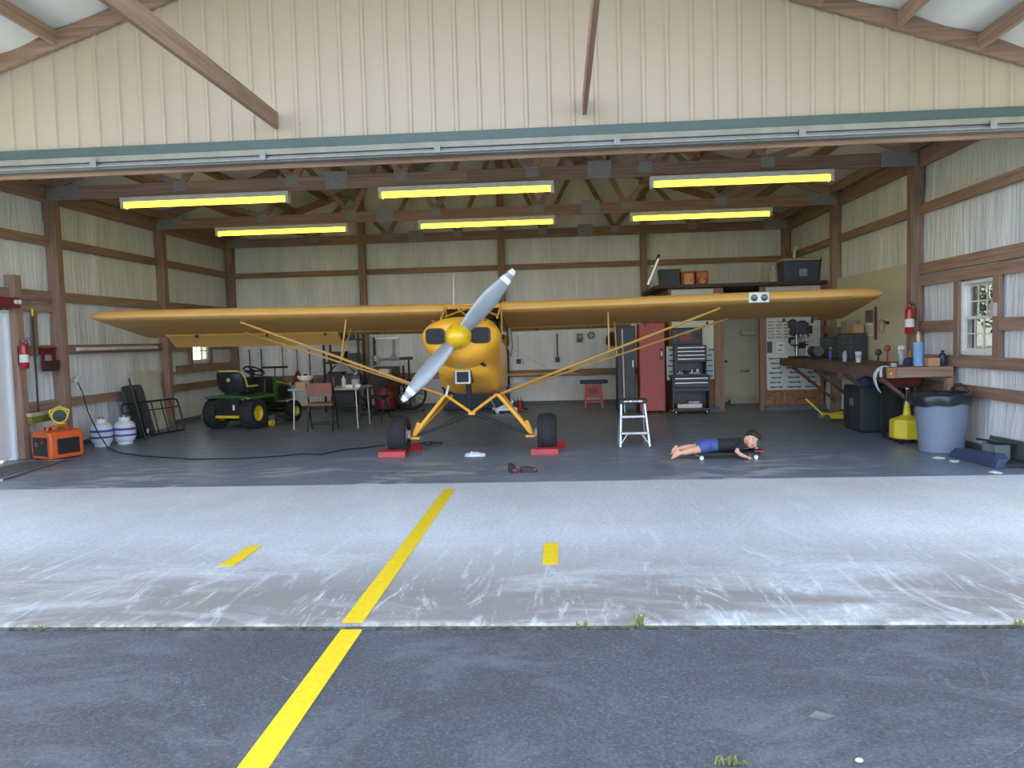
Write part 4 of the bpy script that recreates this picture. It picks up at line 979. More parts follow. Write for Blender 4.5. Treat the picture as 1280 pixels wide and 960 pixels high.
shelf_item('storage_bin', 'dark blue bin on the lower middle shelf of the rack', 'bin', -.15, 1, (.30,.30,.24), mat('bin_navy', (48,60,82), .6))
shelf_item('storage_bin', 'purple-grey bin beside the dark blue bin on the lower middle shelf', 'bin', .18, 1, (.26,.28,.20), mat('bin_purple', (92,84,100), .7))
shelf_item('storage_bin', 'black bin on the bottom shelf of the rack', 'bin', 0, 0, (.50,.36,.26), BLACK)

# wall hung grey frame and items right of the rack
x0, x1, z0, z1 = RC(466, 421, 500, 450, BW-.1)
fr_ = thing('wall_frame', 'grey metal tool frame with crossbar hung on the back wall right of the shelving rack', 'frame', (x0, BW-.06, z0))
w_, h_ = x1-x0, z1-z0
part(fr_, 'upright', MB().box(.0,.05,-.03,.03,-.12,h_), DARK); part(fr_, 'top_bar', MB().box(.05,w_*.92,-.02,.02,h_-.05,h_-.02), STEEL)
part(fr_, 'hook_arm', MB().box(w_*.72,w_*.80,-.03,.0,.05,h_-.05), PLATE); part(fr_, 'lower_bar', MB().box(.12,w_,-.03,.03,.0,.045), PLATE)
part(fr_, 'gusset', MB().prism([(w_*.6,.045),(w_*.86,.045),(w_*.78,.16),(w_*.72,.16)], 'y', -.02, .02), PLATE)
part(fr_, 'tag', MB().box(.02,.11,-.05,-.031,-.02,.10), WHITE, bevel=.01)
x0, x1, z0, z1 = RC(469, 458, 498, 482, 16.3)
mv = thing('microwave', 'dark grey box-shaped appliance on a low stand against the back wall', 'appliance', ((x0+x1)/2, 16.30, 0))
part(mv, 'stand', MB().box(-.24,.24,-.2,.2,0,z0-.002), mat('stand_brown', (72,60,54), .7)); part(mv, 'body', MB().box((x0-x1)/2,(x1-x0)/2,-.2,.2,z0,z1), mat('app_grey', (66,68,72), .5), bevel=.02)
part(mv, 'front_panel', MB().box((x0-x1)/2+.03,(x1-x0)/2-.14,-.208,-.201,z0+.04,z1-.04), BLACK); part(mv, 'handle', MB().box((x1-x0)/2-.12,(x1-x0)/2-.10,-.23,-.201,z0+.05,z1-.05), STEEL)
# red shop vacuum
p = PZ(479, 514)
vc = thing('shop_vacuum', 'dark red barrel of a shop vacuum behind the propeller tip', 'vacuum', (-2.42, 15.75, 0))
part(vc, 'barrel', MB().lathe([(.20,.06),(.23,.08),(.24,.55),(.235,.60),(.22,.62)], n=24), MAROON, smooth=True)
part(vc, 'lid', MB().lathe([(.22,.62),(.22,.66),(.15,.72),(.08,.73)], n=24), mat('lid_dark', (70,40,42), .5), smooth=True)
part(vc, 'label', MB().lathe([(.242,.30),(.243,.42)], n=24, caps=False), mat('vac_label', (150,60,62), .5), smooth=True)
for k in range(4): part(vc, 'caster', MB().ball((.17*cos(k*pi/2+.7),.17*sin(k*pi/2+.7),.03),.03,10,6), BLACK, smooth=True)
part(vc, 'handle', MB().tube([(-.08,0,.73),(-.06,0,.78),(.06,0,.78),(.08,0,.73)], .012, 8), BLACK, smooth=True)
single('paper_stack', MB().box(-.10,.10,-.08,.08,0,.09).box(-.095,.095,-.085,.0,.09,.10), PAPER, 'white carton resting on the dark red shop vacuum', 'carton', (-2.42, 15.75, .792), bevel=.004)
# black fan / wheel
fn_ = thing('floor_fan', 'black round floor fan standing by the back wall, partly hidden by the propeller tip', 'fan', (-1.85, 15.6, 0))
part(fn_, 'guard_ring', MB().torus((0,0,.36), .30, .025, 'y', 32, 8), BLACK, smooth=True)
for k in range(8):
    a = pi*k/8; part(fn_, 'guard_bar', MB().cyl((.29*cos(a),-.05,.36+.29*sin(a)),(-.29*cos(a),-.05,.36-.29*sin(a)),.006,n=6), DARK)
part(fn_, 'motor', MB().cyl((0,-.06,.36),(0,.12,.36),.09,n=18), DARK, smooth=True)
for k in range(4):
    a = 2*pi*k/4+.3; part(fn_, 'fan_blade', MB().obox((.15*cos(a),0,.36+.15*sin(a)),(.20,.01,.12),(.4,-a,0)), GREY)
part(fn_, 'base', MB().box(-.25,-.20,-.14,.14,0,.04).box(.20,.25,-.14,.14,0,.04).box(-.25,.25,-.02,.02,0,.03), BLACK)
st_ = thing('axle_stand', 'pair of black tall handles standing against the back wall left of the aeroplane nose', 'stand', (PY(508,470,16.2).x, 16.2, 0))
for dx in (-.06, .06): part(st_, 'post', MB().cyl((dx,0,.0),(dx,0,1.0+dx), .022, n=8), BLACK)
part(st_, 'crosshead', MB().box(-.13,.15,-.03,.03,1.06,1.12), BLACK, bevel=.006); part(st_, 'base', MB().box(-.18,.18,-.14,.14,0,.03), BLACK)
# dark chest behind the aeroplane
x0, x1, z0, z1 = RC(522, 482, 640, 514, 15.5)
ch = thing('storage_chest', 'long dark blue storage chest behind the aeroplane on the hangar floor', 'chest', ((-1.25+.15)/2, 16.2, 0))
part(ch, 'body', MB().box(-.68,.68,-.28,.28,.0,.42), mat('chest_navy', (44,54,72), .55), bevel=.012); part(ch, 'lid', MB().box(-.70,.70,-.30,.30,.425,.48), mat('chest_lid', (38,46,60), .5), bevel=.012)
for dx in (-.3,.3): part(ch, 'latch', MB().box(dx-.04,dx+.04,-.31,-.30,.38,.46), STEEL)
# hand trolley with pale tubes
ht = thing('floor_jack', 'low silver floor jack on the hangar floor behind the right gear leg', 'jack', (PZ(630,517).x, 15.0, 0), .3)
part(ht, 'frame_rail', MB().box(-.22,.22,-.13,-.10,.05,.10), ALU); part(ht, 'frame_rail', MB().box(-.22,.22,.10,.13,.05,.10), ALU)
part(ht, 'lift_arm', MB().bar((-.15,0,.08),(.16,0,.20), .06, .04), ALU); part(ht, 'saddle', MB().cyl((.16,0,.20),(.16,0,.24),.05,n=14), STEEL)
for x in (-.18,.18):
    part(ht, 'axle', MB().cyl((x,-.15,.04),(x,.15,.04),.035,n=12), STEEL, smooth=True)
part(ht, 'handle', MB().cyl((-.2,0,.12),(-.30,0,.34), .014, n=8), ALU)
# red bottle jack
bj = thing('bottle_jack', 'small red jack with black handle on the floor right of the aeroplane nose', 'jack', (PZ(650,513).x, 15.4, 0))
part(bj, 'base', MB().box(-.12,.12,-.09,.09,0,.04), RED, bevel=.006); part(bj, 'body', MB().cyl((0,0,.04),(0,0,.20),.06,n=16), RED, smooth=True)
part(bj, 'ram', MB().cyl((0,0,.20),(0,0,.27),.03,n=12), STEEL); part(bj, 'handle', MB().cyl((.03,-.06,.08),(.16,-.1,.02),.012,n=8), BLACK)
# hanging hose and cord beside the nose
a = PY(634, 405, BW-.1); b = PY(634, 492, BW-.1)
hz_ = thing('cable_bundle', 'black cords and a pole hanging on the back wall right of the aeroplane nose', 'cord', (a.x, BW-.07, b.z))
part(hz_, 'pole', MB().cyl((0,0,0),(0,0,a.z-b.z),.018,n=8), BLACK, smooth=True)
L_ = a.z-b.z
part(hz_, 'cord', MB().tube([(.05,0,L_),(.09,0,L_-.25),(.10,0,L_-.5),(.06,0,L_-.7),(.02,0,L_-.62)], .008, 6), BLACK, smooth=True)
part(hz_, 'cord', MB().tube([(-.05,0,L_),(-.06,0,L_-.3),(.0,0,L_-.5),(.05,0,L_-.3)], .007, 6), mat('cord_grey', (150,150,146), .6), smooth=True)
part(hz_, 'plug', MB().box(-.0,.05,-.03,.03,L_-.56,L_-.48), WHITE)
# things pinned to the back wall
x0, x1, z0, z1 = RC(721, 417, 728, 428, BW)
tm = thing('wall_notice', 'small dark framed notice on the back wall above the red stand', 'notice', (x0, BW+.01, z0))
part(tm, 'board', MB().box(0,x1-x0,-.012,.0,0,z1-z0), mat('notice_dark', (84,88,92), .6)); part(tm, 'sheet', MB().box(.015,x1-x0-.015,-.015,-.0125,(z1-z0)*.45,z1-z0-.02), mat('notice_pale', (150,166,146), .7))
p = PY(739, 419, BW)
ck_ = thing('wall_clock', 'small round green-rimmed dial on the back wall', 'clock', (p.x, BW+.01, p.z))
part(ck_, 'rim', MB().torus((0,-.015,0), .062, .014, 'y', 24, 8), mat('rim_green', (106,126,104), .5), smooth=True); part(ck_, 'face', MB().lathe([(.055,-.012),(.055,-.016)], (0,0,0), 'y', 24), mat('face_pale', (186,188,172), .6))
part(ck_, 'hands', MB().bar((0,-.019,0),(.0,-.019,.04),.004,.003).bar((0,-.019,0),(.025,-.019,.01),.004,.003), BLACK)
# red stand with a black top
rs = thing('roller_stand', 'red metal work stand with a black bar top against the back wall', 'stand', (1.88, 15.58, 0))
zt_ = PY(740, 479, 15.55).z
for sx in (-1, 1):
    for sy in (-1, 1): part(rs, 'leg', MB().bar((sx*.17,sy*.15,0),(sx*.15,sy*.06,zt_-.01),.035,.035), RED)
part(rs, 'front_panel', MB().box(-.14,.14,-.085,-.075,.22,zt_-.02), RED); part(rs, 'panel_recess', MB().box(-.09,.09,-.090,-.0855,.30,zt_-.1), MAROON)
part(rs, 'cross_bar', MB().box(-.16,.16,-.13,-.10,.12,.16), RED); part(rs, 'bar_top', MB().box(-.27,.29,-.10,.10,zt_-.008,zt_+.065), BLACK, bevel=.015)

# lockers
LB = thing('black_locker', 'tall black steel cabinet left of the red locker', 'cabinet', (2.40, 14.80, 0))
part(LB, 'body', MB().box(-.10,.24,-.2,.3,.03,1.62), mat('locker_black', (40,46,52), .45), bevel=.008); part(LB, 'door', MB().box(-.09,.23,-.212,-.201,.06,1.60), mat('locker_black2', (46,54,60), .4), bevel=.004)
part(LB, 'handle', MB().box(.18,.20,-.235,-.212,.85,.98), STEEL); part(LB, 'plinth', MB().box(-.09,.23,-.18,.28,0,.03), BLACK)
LR = thing('red_locker', 'tall red steel locker between the black cabinet and the tool chest', 'cabinet', (2.925, 14.40, 0))
RL = mat('locker_red', (182,80,74), .45, var=.06)
part(LR, 'body', MB().box(-.235,.235,-.02,.40,.03,1.66), RL, bevel=.006); part(LR, 'door', MB().box(-.225,.225,-.035,-.021,.05,1.645), RL, bevel=.004)
part(LR, 'handle', MB().box(.14,.20,-.055,-.035,.98,1.20), mat('handle_dark', (90,52,50), .4), bevel=.004); part(LR, 'handle_plate', MB().box(.155,.185,-.060,-.055,1.05,1.14), PAPER)
for sx in (-1, 1): part(LR, 'foot', MB().box(*sorted((sx*.23, sx*.19)), .0,.38,0,.03), BLACK)
# jacket-like dark bundle and white rod
x0, x1, z0, z1 = RC(761, 412, 778, 430, 15.9)
jk = thing('hung_bag', 'dark bag hanging on the back wall left of the black cabinet', 'bag', ((x0+x1)/2, BW-.08, z0-.05))
part(jk, 'sack', MB().loft([[(cos(2*pi*j/14)*a_, sin(2*pi*j/14)*b_, z) for j in range(14)] for a_, b_, z in ((.10,.05,0),(.16,.08,.06),(.15,.07,.2),(.06,.03,.30))]), mat('bag_dark', (56,62,70), .8), smooth=True)
part(jk, 'strap', MB().tube([(-.03,0,.30),(0,.01,.38),(.03,0,.30)], .008, 6), BLACK)
b = PZ(781, 513); b.y = 14.5; b.x = PY(781, 513, 14.5).x; a = PY(777.5, 411, 14.5)
single('white_rod', MB().cyl((0,0,0),(a.x-b.x, .0, a.z), .014, n=8), WHITE, 'thin white rod leaning upright in front of the black cabinet', 'rod', (b.x, 14.5, .0), smooth=True)

# ------------------------------------------------------------------ tool chest with picture
tc_ = thing('tool_chest', 'dark rolling tool chest with silver drawer edges and an open lower bay', 'tool chest', (3.575, 14.02, 0))
CB = mat('chest_black', (58,60,66), .4, .2)
zL = PY(862, 471, 14.05).z; zc0 = PY(862, 468, 14.1).z; zc1 = PY(862, 433, 14.1).z
part(tc_, 'cabinet_side', MB().box(-.335,-.315,-.02,.36,.07,zL), CB); part(tc_, 'cabinet_side', MB().box(.315,.335,-.02,.36,.07,zL), CB)
part(tc_, 'cabinet_back', MB().box(-.314,.314,.34,.36,.07,zL), CB); part(tc_, 'cabinet_floor', MB().box(-.314,.314,-.02,.339,.07,.10), CB); part(tc_, 'cabinet_top', MB().box(-.35,.35,-.04,.37,zL,zL+.025), CB, bevel=.006)
dz = [(zL-.08, zL-.01), (zL-.19, zL-.09)]
for z0, z1 in dz:
    d = part(tc_, 'drawer', MB().box(-.312,.312,-.03,.33,z0,z1), CB, bevel=.004); part(d, 'drawer_pull', MB().box(-.29,.29,-.045,-.031,z1-.025,z1-.005), STEEL)
part(tc_, 'kick_panel', MB().box(-.312,.312,-.02,-.005,zL-.26,zL-.2), CB)
top = part(tc_, 'upper_chest', MB().box(-.28,.28,.0,.30,zL+.027,zL+.05).box(-.28,.28,.28,.30,zL+.05,zc1).box(-.28,-.26,.0,.28,zL+.05,zc1).box(.26,.28,.0,.28,zL+.05,zc1).box(-.28,.28,0,.30,zc1,zc1+.02), CB)
hD = (zc1-zL)*.5/4
for k in range(4):
    z1 = zc1-.008-k*hD; d = part(tc_, 'drawer', MB().box(-.255,.255,-.012,.27,z1-hD+.008,z1), CB, bevel=.003); part(d, 'drawer_pull', MB().box(-.24,.24,-.022,-.0125,z1-.018,z1-.004), STEEL)
for sx in (-1, 1):
    for sy in (.02, .32): part(tc_, 'caster', MB().cyl((sx*.28-.012,sy,.035),(sx*.28+.012,sy,.035),.035,n=14), STEEL, smooth=True)
single('white_box', MB().box(-.22,.22,-.10,.10,0,.07), PAPER, 'long white box lying in the open bay of the tool chest', 'box', (3.56, 14.22, .102), bevel=.004)
single('white_box', MB().box(-.10,.10,-.08,.08,0,.05), mat('box_lilac', (176,176,196), .7), 'small pale box stacked on the long white box in the tool chest', 'box', (3.64, 14.22, .174), bevel=.004)
for i, (dx, m_, nm) in enumerate(((-.17,STEEL,'silver socket at the left of the tool chest worktop'),(-.06,DARK,'dark socket beside the silver one on the tool chest'),(.05,STEEL,'silver socket in the middle of the tool chest worktop'),(.15,WHITE,'white socket tray at the right of the tool chest worktop'))):
    single('socket_tool', MB().cyl((0,0,0),(0,0,.05+.01*i),.03,n=12).box(-.05,.05,-.01,.01,0,.015), m_, nm, 'tool', (3.575+dx, 14.22, zL+.052))
x0, x1, z0, z1 = RC(840, 411, 879, 433, 14.2)
pc = thing('framed_picture', 'dark framed picture with a reddish blotch standing on the tool chest', 'picture', ((x0+x1)/2, 14.32, zc1+.022))
pw, ph = (x1-x0)/2, z1-z0
part(pc, 'frame', MB().box(-pw,pw,-.02,0,0,.03).box(-pw,pw,-.02,0,ph-.03,ph).box(-pw,-pw+.025,-.02,0,.03,ph-.03).box(pw-.025,pw,-.02,0,.03,ph-.03), BLACK)
part(pc, 'canvas', MB().box(-pw+.025,pw-.025,-.010,-.002,.03,ph-.03), mat('canvas', (84,88,98), .5, var=.2, scale=9, rgb2=(46,50,58)))
part(pc, 'red_blotch', MB().prism([(-.02+.13*cos(a)*(1+.15*sin(3*a)), ph*.48+.085*sin(a)) for a in [2*pi*k/18 for k in range(18)]], 'y', -.0125, -.0105), mat('blotch', (150,74,66), .5, var=.3, scale=20))
part(pc, 'pale_streak', MB().prism([(-.06,ph*.62),(.06,ph*.62),(.04,ph*.68),(-.03,ph*.68)], 'y', -.0135, -.0126), mat('streak', (170,160,158), .5))

# ------------------------------------------------------------------ pegboards, charts and the alcove
def chart(name, label, x0, x1, z0, z1, rows, cols, seed, Y=PYF-.016, pm=None):
    t = thing(name, label, 'poster', ((x0+x1)/2, Y, z0))
    hw_ = (x1-x0)/2; H_ = z1-z0; rnd = random.Random(seed)
    part(t, 'sheet', MB().box(-hw_, hw_, -.006, 0, 0, H_), pm or mat('chart_paper', (204,214,216), .7, var=.03))
    IK = mat('chart_ink', (70,84,88), .7)
    for r in range(rows):
        for c in range(cols):
            cx = -hw_ + (c+.5)*2*hw_/cols + rnd.uniform(-.02,.02); cz = H_*(r+.6)/(rows+.2); w2 = hw_/cols*rnd.uniform(.5,.86); h2 = H_/rows*.17
            part(t, 'tool_drawing', MB().prism([(cx-w2,cz-h2*.5),(cx-w2*.5,cz-h2*.9),(cx+w2*.4,cz-h2*.4),(cx+w2*.7,cz-h2*1.1),(cx+w2,cz-h2*.3),(cx+w2*.9,cz+h2),(cx+w2*.5,cz+h2*.6),(cx-w2*.3,cz+h2*.5),(cx-w2*.8,cz+h2*.9)], 'y', -.0075, -.0062), IK)
    return t
x0, x1, z0, z1 = RC(882, 433, 897, 474, PYF)
chart('tool_poster', 'tool chart poster on the pegboard right of the tool chest', x0, 4.06, z0, z1, 6, 1, 3)
x0, x1, z0, z1 = RC(833, 433, 846, 475, PYF)
chart('tool_poster', 'tool chart poster on the pegboard left of the tool chest', x0, x1, z0, z1, 6, 1, 4)
x0, x1, z0, z1 = RC(958, 444, 1023, 487, PYF)
chart('tool_poster', 'wide tool chart poster below the workbench, right of the doorway', 5.02, 5.97, z0, z1, 7, 3, 5)
x0, x1, z0, z1 = RC(958, 427, 965, 441, PYF); chart('tool_poster', 'small dark notice pinned just right of the doorway', 5.02, x1, z0, z1, 2, 1, 6, pm=mat('notice_dark', (84,88,92), .6))
x0, x1, z0, z1 = RC(970, 428, 980, 441, PYF); chart('tool_poster', 'small pale notice pinned right of the dark one by the doorway', x0, x1, z0, z1, 2, 1, 7, pm=PAPER)
x0, x1, z0, z1 = RC(960, 400, 988, 424, PYF); chart('tool_poster', 'large pale chart of faint line drawings above the notices', 5.03, x1, z0, z1, 6, 3, 8, pm=mat('chart_pale', (212,212,206), .7))
x0, x1, z0, z1 = RC(925, 411, 944, 420, 15.88)
td = thing('towel_dispenser', 'pale paper towel holder on the back wall of the doorway room', 'dispenser', ((x0+x1)/2, 15.87, z0))
part(td, 'back_plate', MB().box(-.16,.16,.0,.012,-.01,.12), CREAM); part(td, 'roll', MB().cyl((-.13,-.06,.06),(.13,-.06,.06),.055,n=18), PAPER, smooth=True)
for sx in (-1, 1): part(td, 'arm', MB().box(*sorted((sx*.135, sx*.155)), -.08,.0,.03,.10), CREAM)
x0, x1, z0, z1 = RC(926, 455, 936, 465, 15.88)
for i in range(3): pass
fc = thing('wall_tap', 'small faint tap fitting on the back wall of the doorway room', 'tap', ((x0+x1)/2, 15.875, z0))
part(fc, 'plate', MB().box(-.09,.09,.0,.012,0,.03), STEEL); part(fc, 'spout', MB().tube([(0,0,.015),(0,-.06,.03),(0,-.09,.0)], .012, 8), STEEL, smooth=True)
for sx in (-1, 1): part(fc, 'handle', MB().cyl((sx*.07,0,.015),(sx*.07,-.04,.05),.012,n=8), STEEL)
p = PZ(910, 502)
ds = single('door_stop', MB().prism([(-.06,0),(.08,0),(.08,.10),(.02,.05)], 'y', -.04, .04), mat('stop_brown', (110,78,66), .7), 'small brown wedge on the floor at the left of the doorway', 'wedge', (4.56, 15.75, .002))
# loft storage
LZ = 2.352
x0, x1, z0, z1 = RC(976, 323, 1023, 354, 14.9)
tt = thing('storage_tote', 'dark blue storage tote with a tan lid on the loft', 'tote', ((x0+x1)/2, 15.0, LZ))
hw_ = (x1-x0)/2; H_ = z1-LZ
part(tt, 'tub', MB().loft([[(x*s_*hw_, y*.24*s_, z) for x, y in ((-1,-1),(1,-1),(1,1),(-1,1))] for s_, z in ((.86,0),(.98,H_-.05))]), mat('tote_navy', (70,84,110), .5), bevel=.015)
part(tt, 'lid', MB().box(-hw_,hw_,-.26,.26,H_-.05,H_), mat('tote_lid', (178,168,140), .6), bevel=.012)
part(tt, 'label_sticker', MB().box(-.05,.10,-.245,-.238,H_*.25,H_*.55), mat('sticker', (150,160,176), .5)); 
for sx in (-1, 1): part(tt, 'grip', MB().box(*sorted((sx*hw_*.94, sx*hw_*1.02)), -.08,.08,H_*.7,H_*.78), BLACK)
x0, x1, z0, z1 = RC(968, 330, 977, 353, 15.1)
bottle('white_jug', 'pale jug standing on the loft left of the blue tote', 'jug', ((x0+x1)/2-.02, 15.3, LZ), .36, .085, mat('jug_pale', (196,196,186), .5), CREAM, .5)
pp = thing('vent_pipe', 'pale bent vent pipe rising from the loft behind the blue tote', 'pipe', (PY(993,320,15.9).x, 15.9, LZ))
part(pp, 'pipe', MB().tube([(0,0,0),(0,0,.66),(.015,0,.74),(.05,0,.79)], .03, 10), WHITE, smooth=True); part(pp, 'flange', MB().lathe([(.07,0),(.07,.02)], n=16), PLATE)
x0, x1, z0, z1 = RC(825, 336, 851, 356, 15.0)
single('blue_bin', MB().loft([[(x*s_, y*s_*.8, z) for x, y in ((-.19,-.2),(.19,-.2),(.19,.2),(-.19,.2))] for s_, z in ((.92,0),(1,.30),(1.05,.30),(1.05,.33))]), mat('bin_blue', (54,64,92), .55), 'dark blue open bin on the left of the loft', 'bin', ((x0+x1)/2-.03, 15.0, LZ), bevel=.008)
x0, x1, z0, z1 = RC(852, 340, 868, 356, 14.8)
for i, (a_, b_, nm) in enumerate(((851, 868, 'red box with a cream front on the loft, nearer the dark blue bin'), (869, 885, 'red box with a round picture on the loft, right of the cream-fronted one'))):
    xa, xb, z0, z1 = RC(a_, 340, b_, 356, 14.8)
    bo = thing('red_carton', nm, 'box', ((xa+xb)/2, 14.85, LZ), 0, 'red cartons on the loft'); hw_ = (xb-xa)/2-.004
    part(bo, 'carton', MB().box(-hw_,hw_,-.12,.12,0,.27), mat('carton_red', (148,66,60), .7), bevel=.004)
    if i == 0: part(bo, 'front_print', MB().box(-hw_*.6,hw_*.75,-.123,-.1205,.03,.23), mat('print_cream', (198,166,136), .7)); part(bo, 'print_mark', MB().box(hw_*.3,hw_*.55,-.125,-.1232,.08,.13), mat('mark_d', (120,84,76), .7))
    else:
        part(bo, 'front_print', MB().box(-hw_*.8,hw_*.75,-.123,-.1205,.14,.24), mat('print_rose', (176,120,108), .7)); part(bo, 'round_print', MB().lathe([(.055,-.1205),(.055,-.124)], (0,0,.085), 'y', 18), mat('print_r2', (196,140,120), .7))
a, b = PY(822, 322, 14.25), PY(816, 364, 14.25)
el = thing('extension_ladder', 'silver ladder end standing on the loft edge beside the dark blue bin', 'ladder', (b.x-.02, 14.45, LZ))
for dy in (0, .10):
    part(el, 'side_rail', MB().bar((-.05, dy, 0.02), (a.x-b.x+.06, dy, .50), .035, .07, (0,1,0)), ALU); part(el, 'end_cap', MB().bar((a.x-b.x+.055, dy, .50), (a.x-b.x+.075, dy, .57), .045, .08, (0,1,0)), BLACK)
for k in range(2): part(el, 'rung', MB().cyl((-.03+.07*k, .018, .12+.25*k), (-.03+.07*k, .082, .12+.25*k), .014, n=8), ALU)
# ------------------------------------------------------------------ workbench along the right wall
BZ = .965
wbn = thing('workbench', 'long dark wooden workbench with diagonal braces along the right wall', 'workbench', (5.62, 9.7, 0))
WD = mat('bench_wood', (120,92,76), .75, var=.2, scale=3, stretch=(10,.8,10), rgb2=(84,64,54))
for i in range(4): part(wbn, 'top_plank', MB().box(-.40+i*.2+.002,-.20+i*.2-.002,.04,4.5,BZ-.04,BZ), WD, bevel=.003)
part(wbn, 'front_rail', MB().box(-.43,-.402,.04,4.5,BZ-.13,BZ-.005), WD, bevel=.003)
part(wbn, 'end_rail', MB().box(-.30,.40,.0,.038,BZ-.13,BZ-.003), wood('x'), bevel=.003)
part(wbn, 'wall_rail', MB().box(.37,.41,.05,4.5,BZ-.14,BZ-.042), WD)
for y in (.30, 1.5, 2.75, 3.95):
    part(wbn, 'diagonal_brace', MB().bar((-.36,y,BZ-.14),(.36,y,.22), .04, .085, (0,1,0)), WD)
    part(wbn, 'cross_joist', MB().box(-.40,.368,y+.03,y+.07,BZ-.13,BZ-.042), WD)
part(wbn, 'end_leg', MB().box(.33,.40,.0,.09,.0,BZ-.14), wood('z'))
# hooked end: wooden mallet block with a white rag
rg_ = thing('hanging_rag', 'white rag draped over the near front corner of the workbench', 'rag', (5.20, 9.72, BZ+.002))
def strip_loft(pts, w0, th=.006):
    rings = []
    for (x, z, w_) in pts: rings.append([(x, -w_, z), (x, w_, z), (x+th, w_, z+th*.3), (x+th, -w_, z+th*.3)])
    return MB().loft(rings)
part(rg_, 'cloth', strip_loft([(.05,.004,.05),(-.02,.008,.05),(-.06,-.01,.05),(-.10,-.06,.045),(-.115,-.13,.04),(-.10,-.20,.035),(-.07,-.27,.02),(-.04,-.31,.01)], 0), mat('rag_white', (206,214,228), .85, var=.06, scale=20), smooth=True, ang=60)
part(rg_, 'fold', strip_loft([(.04,.012,.03),(-.03,.014,.03),(-.055,-.03,.03),(-.05,-.09,.02),(-.045,-.12,.01)], 0, .02), MATS['rag_white'], smooth=True, ang=60)
vb = thing('wooden_block', 'orange-brown wooden block with a round bolt at the bench corner', 'block', (5.262, 9.685, BZ-.13))
part(vb, 'block', MB().box(-.05,.05,-.05,.014,.0,.13), mat('block_wood', (182,124,78), .7, var=.2, scale=14), bevel=.01); part(vb, 'bolt', MB().cyl((-.015,-.06,.06),(-.015,-.05,.06),.018,n=14), STEEL, smooth=True)
def by(xp, X): return PX(xp, 450, X).y
def bench_bottle(xp, X, *a, **k): return bottle(a[0], a[1], a[2], (X, by(xp, X), BZ+.001), *a[3:], **k)
cu = thing('foam_cup', 'white foam cup standing on the workbench', 'cup', (5.55, by(1073,5.55), BZ+.001))
part(cu, 'cup', MB().lathe([(.03,0),(.033,.005),(.046,.15),(.049,.155),(.045,.155),(.03,.02)], n=20), WHITE, smooth=True); part(cu, 'print', MB().lathe([(.0385,.06),(.0425,.11)], n=20, caps=False), mat('cup_print', (176,180,190), .7), smooth=True)
sp = thing('spray_bottle', 'clear spray bottle with white trigger on the workbench', 'bottle', (5.70, by(1127,5.70), BZ+.001))
part(sp, 'bottle', MB().lathe([(.04,0),(.043,.01),(.042,.13),(.03,.17),(.014,.20)], n=16), mat('clear_grey', (168,178,184), .25), smooth=True); part(sp, 'trigger_head', MB().box(-.05,.03,-.015,.015,.20,.25).box(-.04,-.03,-.01,.01,.15,.20), WHITE, bevel=.006)
pr_ = thing('paper_roll', 'upright roll of blue paper towels on the workbench', 'paper roll', (5.70, 9.92, BZ+.001))
part(pr_, 'roll', MB().lathe([(.02,0),(.058,0),(.058,.30),(.02,.30)], n=24), LBLUE, smooth=True); part(pr_, 'core', MB().lathe([(.019,0),(.019,.302)], n=16), CARD)
bottle('yellow_bottle', 'small cream squeeze bottle standing on the blue paper roll', 'bottle', (5.70, 9.92, BZ+.304), .125, .022, mat('squeeze', (222,204,150), .5), WHITE, .45)
single('cardboard_box', MB().box(-.0,.14,-.07,.07,0,.10).box(-.0,.14,-.003,.003,.10,.102), CARD, 'open cardboard box on the near end of the workbench', 'box', (5.76, 9.76+.09, BZ+.001), bevel=.004)
bottle('dark_bottle', 'dark blue bottle on the near end of the workbench by the window', 'bottle', (5.965, 9.86, BZ+.001), .19, .045, mat('bottle_navy', (46,54,82), .4), BLACK, .4)
single('blue_pouch', MB().loft([[(cos(2*pi*j/12)*a_, sin(2*pi*j/12)*b_, z) for j in range(12)] for a_, b_, z in ((.06,.05,0),(.07,.06,.03),(.05,.05,.08),(.02,.02,.10))]), mat('pouch', (58,64,96), .8), 'dark blue pouch between the spray bottle and the paper roll', 'pouch', (5.72, by(1136,5.72), BZ+.001), smooth=True)
single('amber_bottle', MB().lathe([(.03,0),(.032,.01),(.03,.12),(.014,.15),(.014,.17)], n=14), mat('amber', (176,138,76), .4), 'small amber bottle behind the spray bottle on the workbench', 'bottle', (5.93, by(1137,5.93), BZ+.001), smooth=True)
jar_ = thing('glass_jar', 'short jar with dark lid at the front of the workbench', 'jar', (5.36, by(1117,5.36), BZ+.001))
part(jar_, 'jar', MB().lathe([(.035,0),(.04,.01),(.04,.05)], n=16), mat('jar_glass', (176,176,160), .3), smooth=True); part(jar_, 'lid', MB().cyl((0,0,.05),(0,0,.065),.043,n=16), BLACK, smooth=True)
for i, (xp, X, dz, nm) in enumerate(((1098,5.80,.10,'red spring clamp on the workbench, left of the other red tools'),(1109,5.85,.16,'red squeeze tool standing on the workbench behind the spray bottle'))):
    t = thing('red_clamp', nm, 'clamp', (X, by(xp,X), BZ+.001), 0, 'red tools on the workbench')
    part(t, 'base', MB().box(-.05,.05,-.04,.04,0,.012), RED, bevel=.003); part(t, 'jaw', MB().cyl((0,0,.012),(0,0,dz),.012,n=10), DARK if i == 0 else RED); part(t, 'head', MB().ball((0,0,dz+.04),(.05,.03,.05),12,8), mat('knob_dark', (64,60,52), .6) if i == 0 else mat('soft_red', (176,78,72), .6), smooth=True)
bottle('blue_bottle', 'slim blue spray can at the far end of the workbench', 'can', (5.45, by(1038,5.45), BZ+.001), .21, .03, BLUE, WHITE, .5)
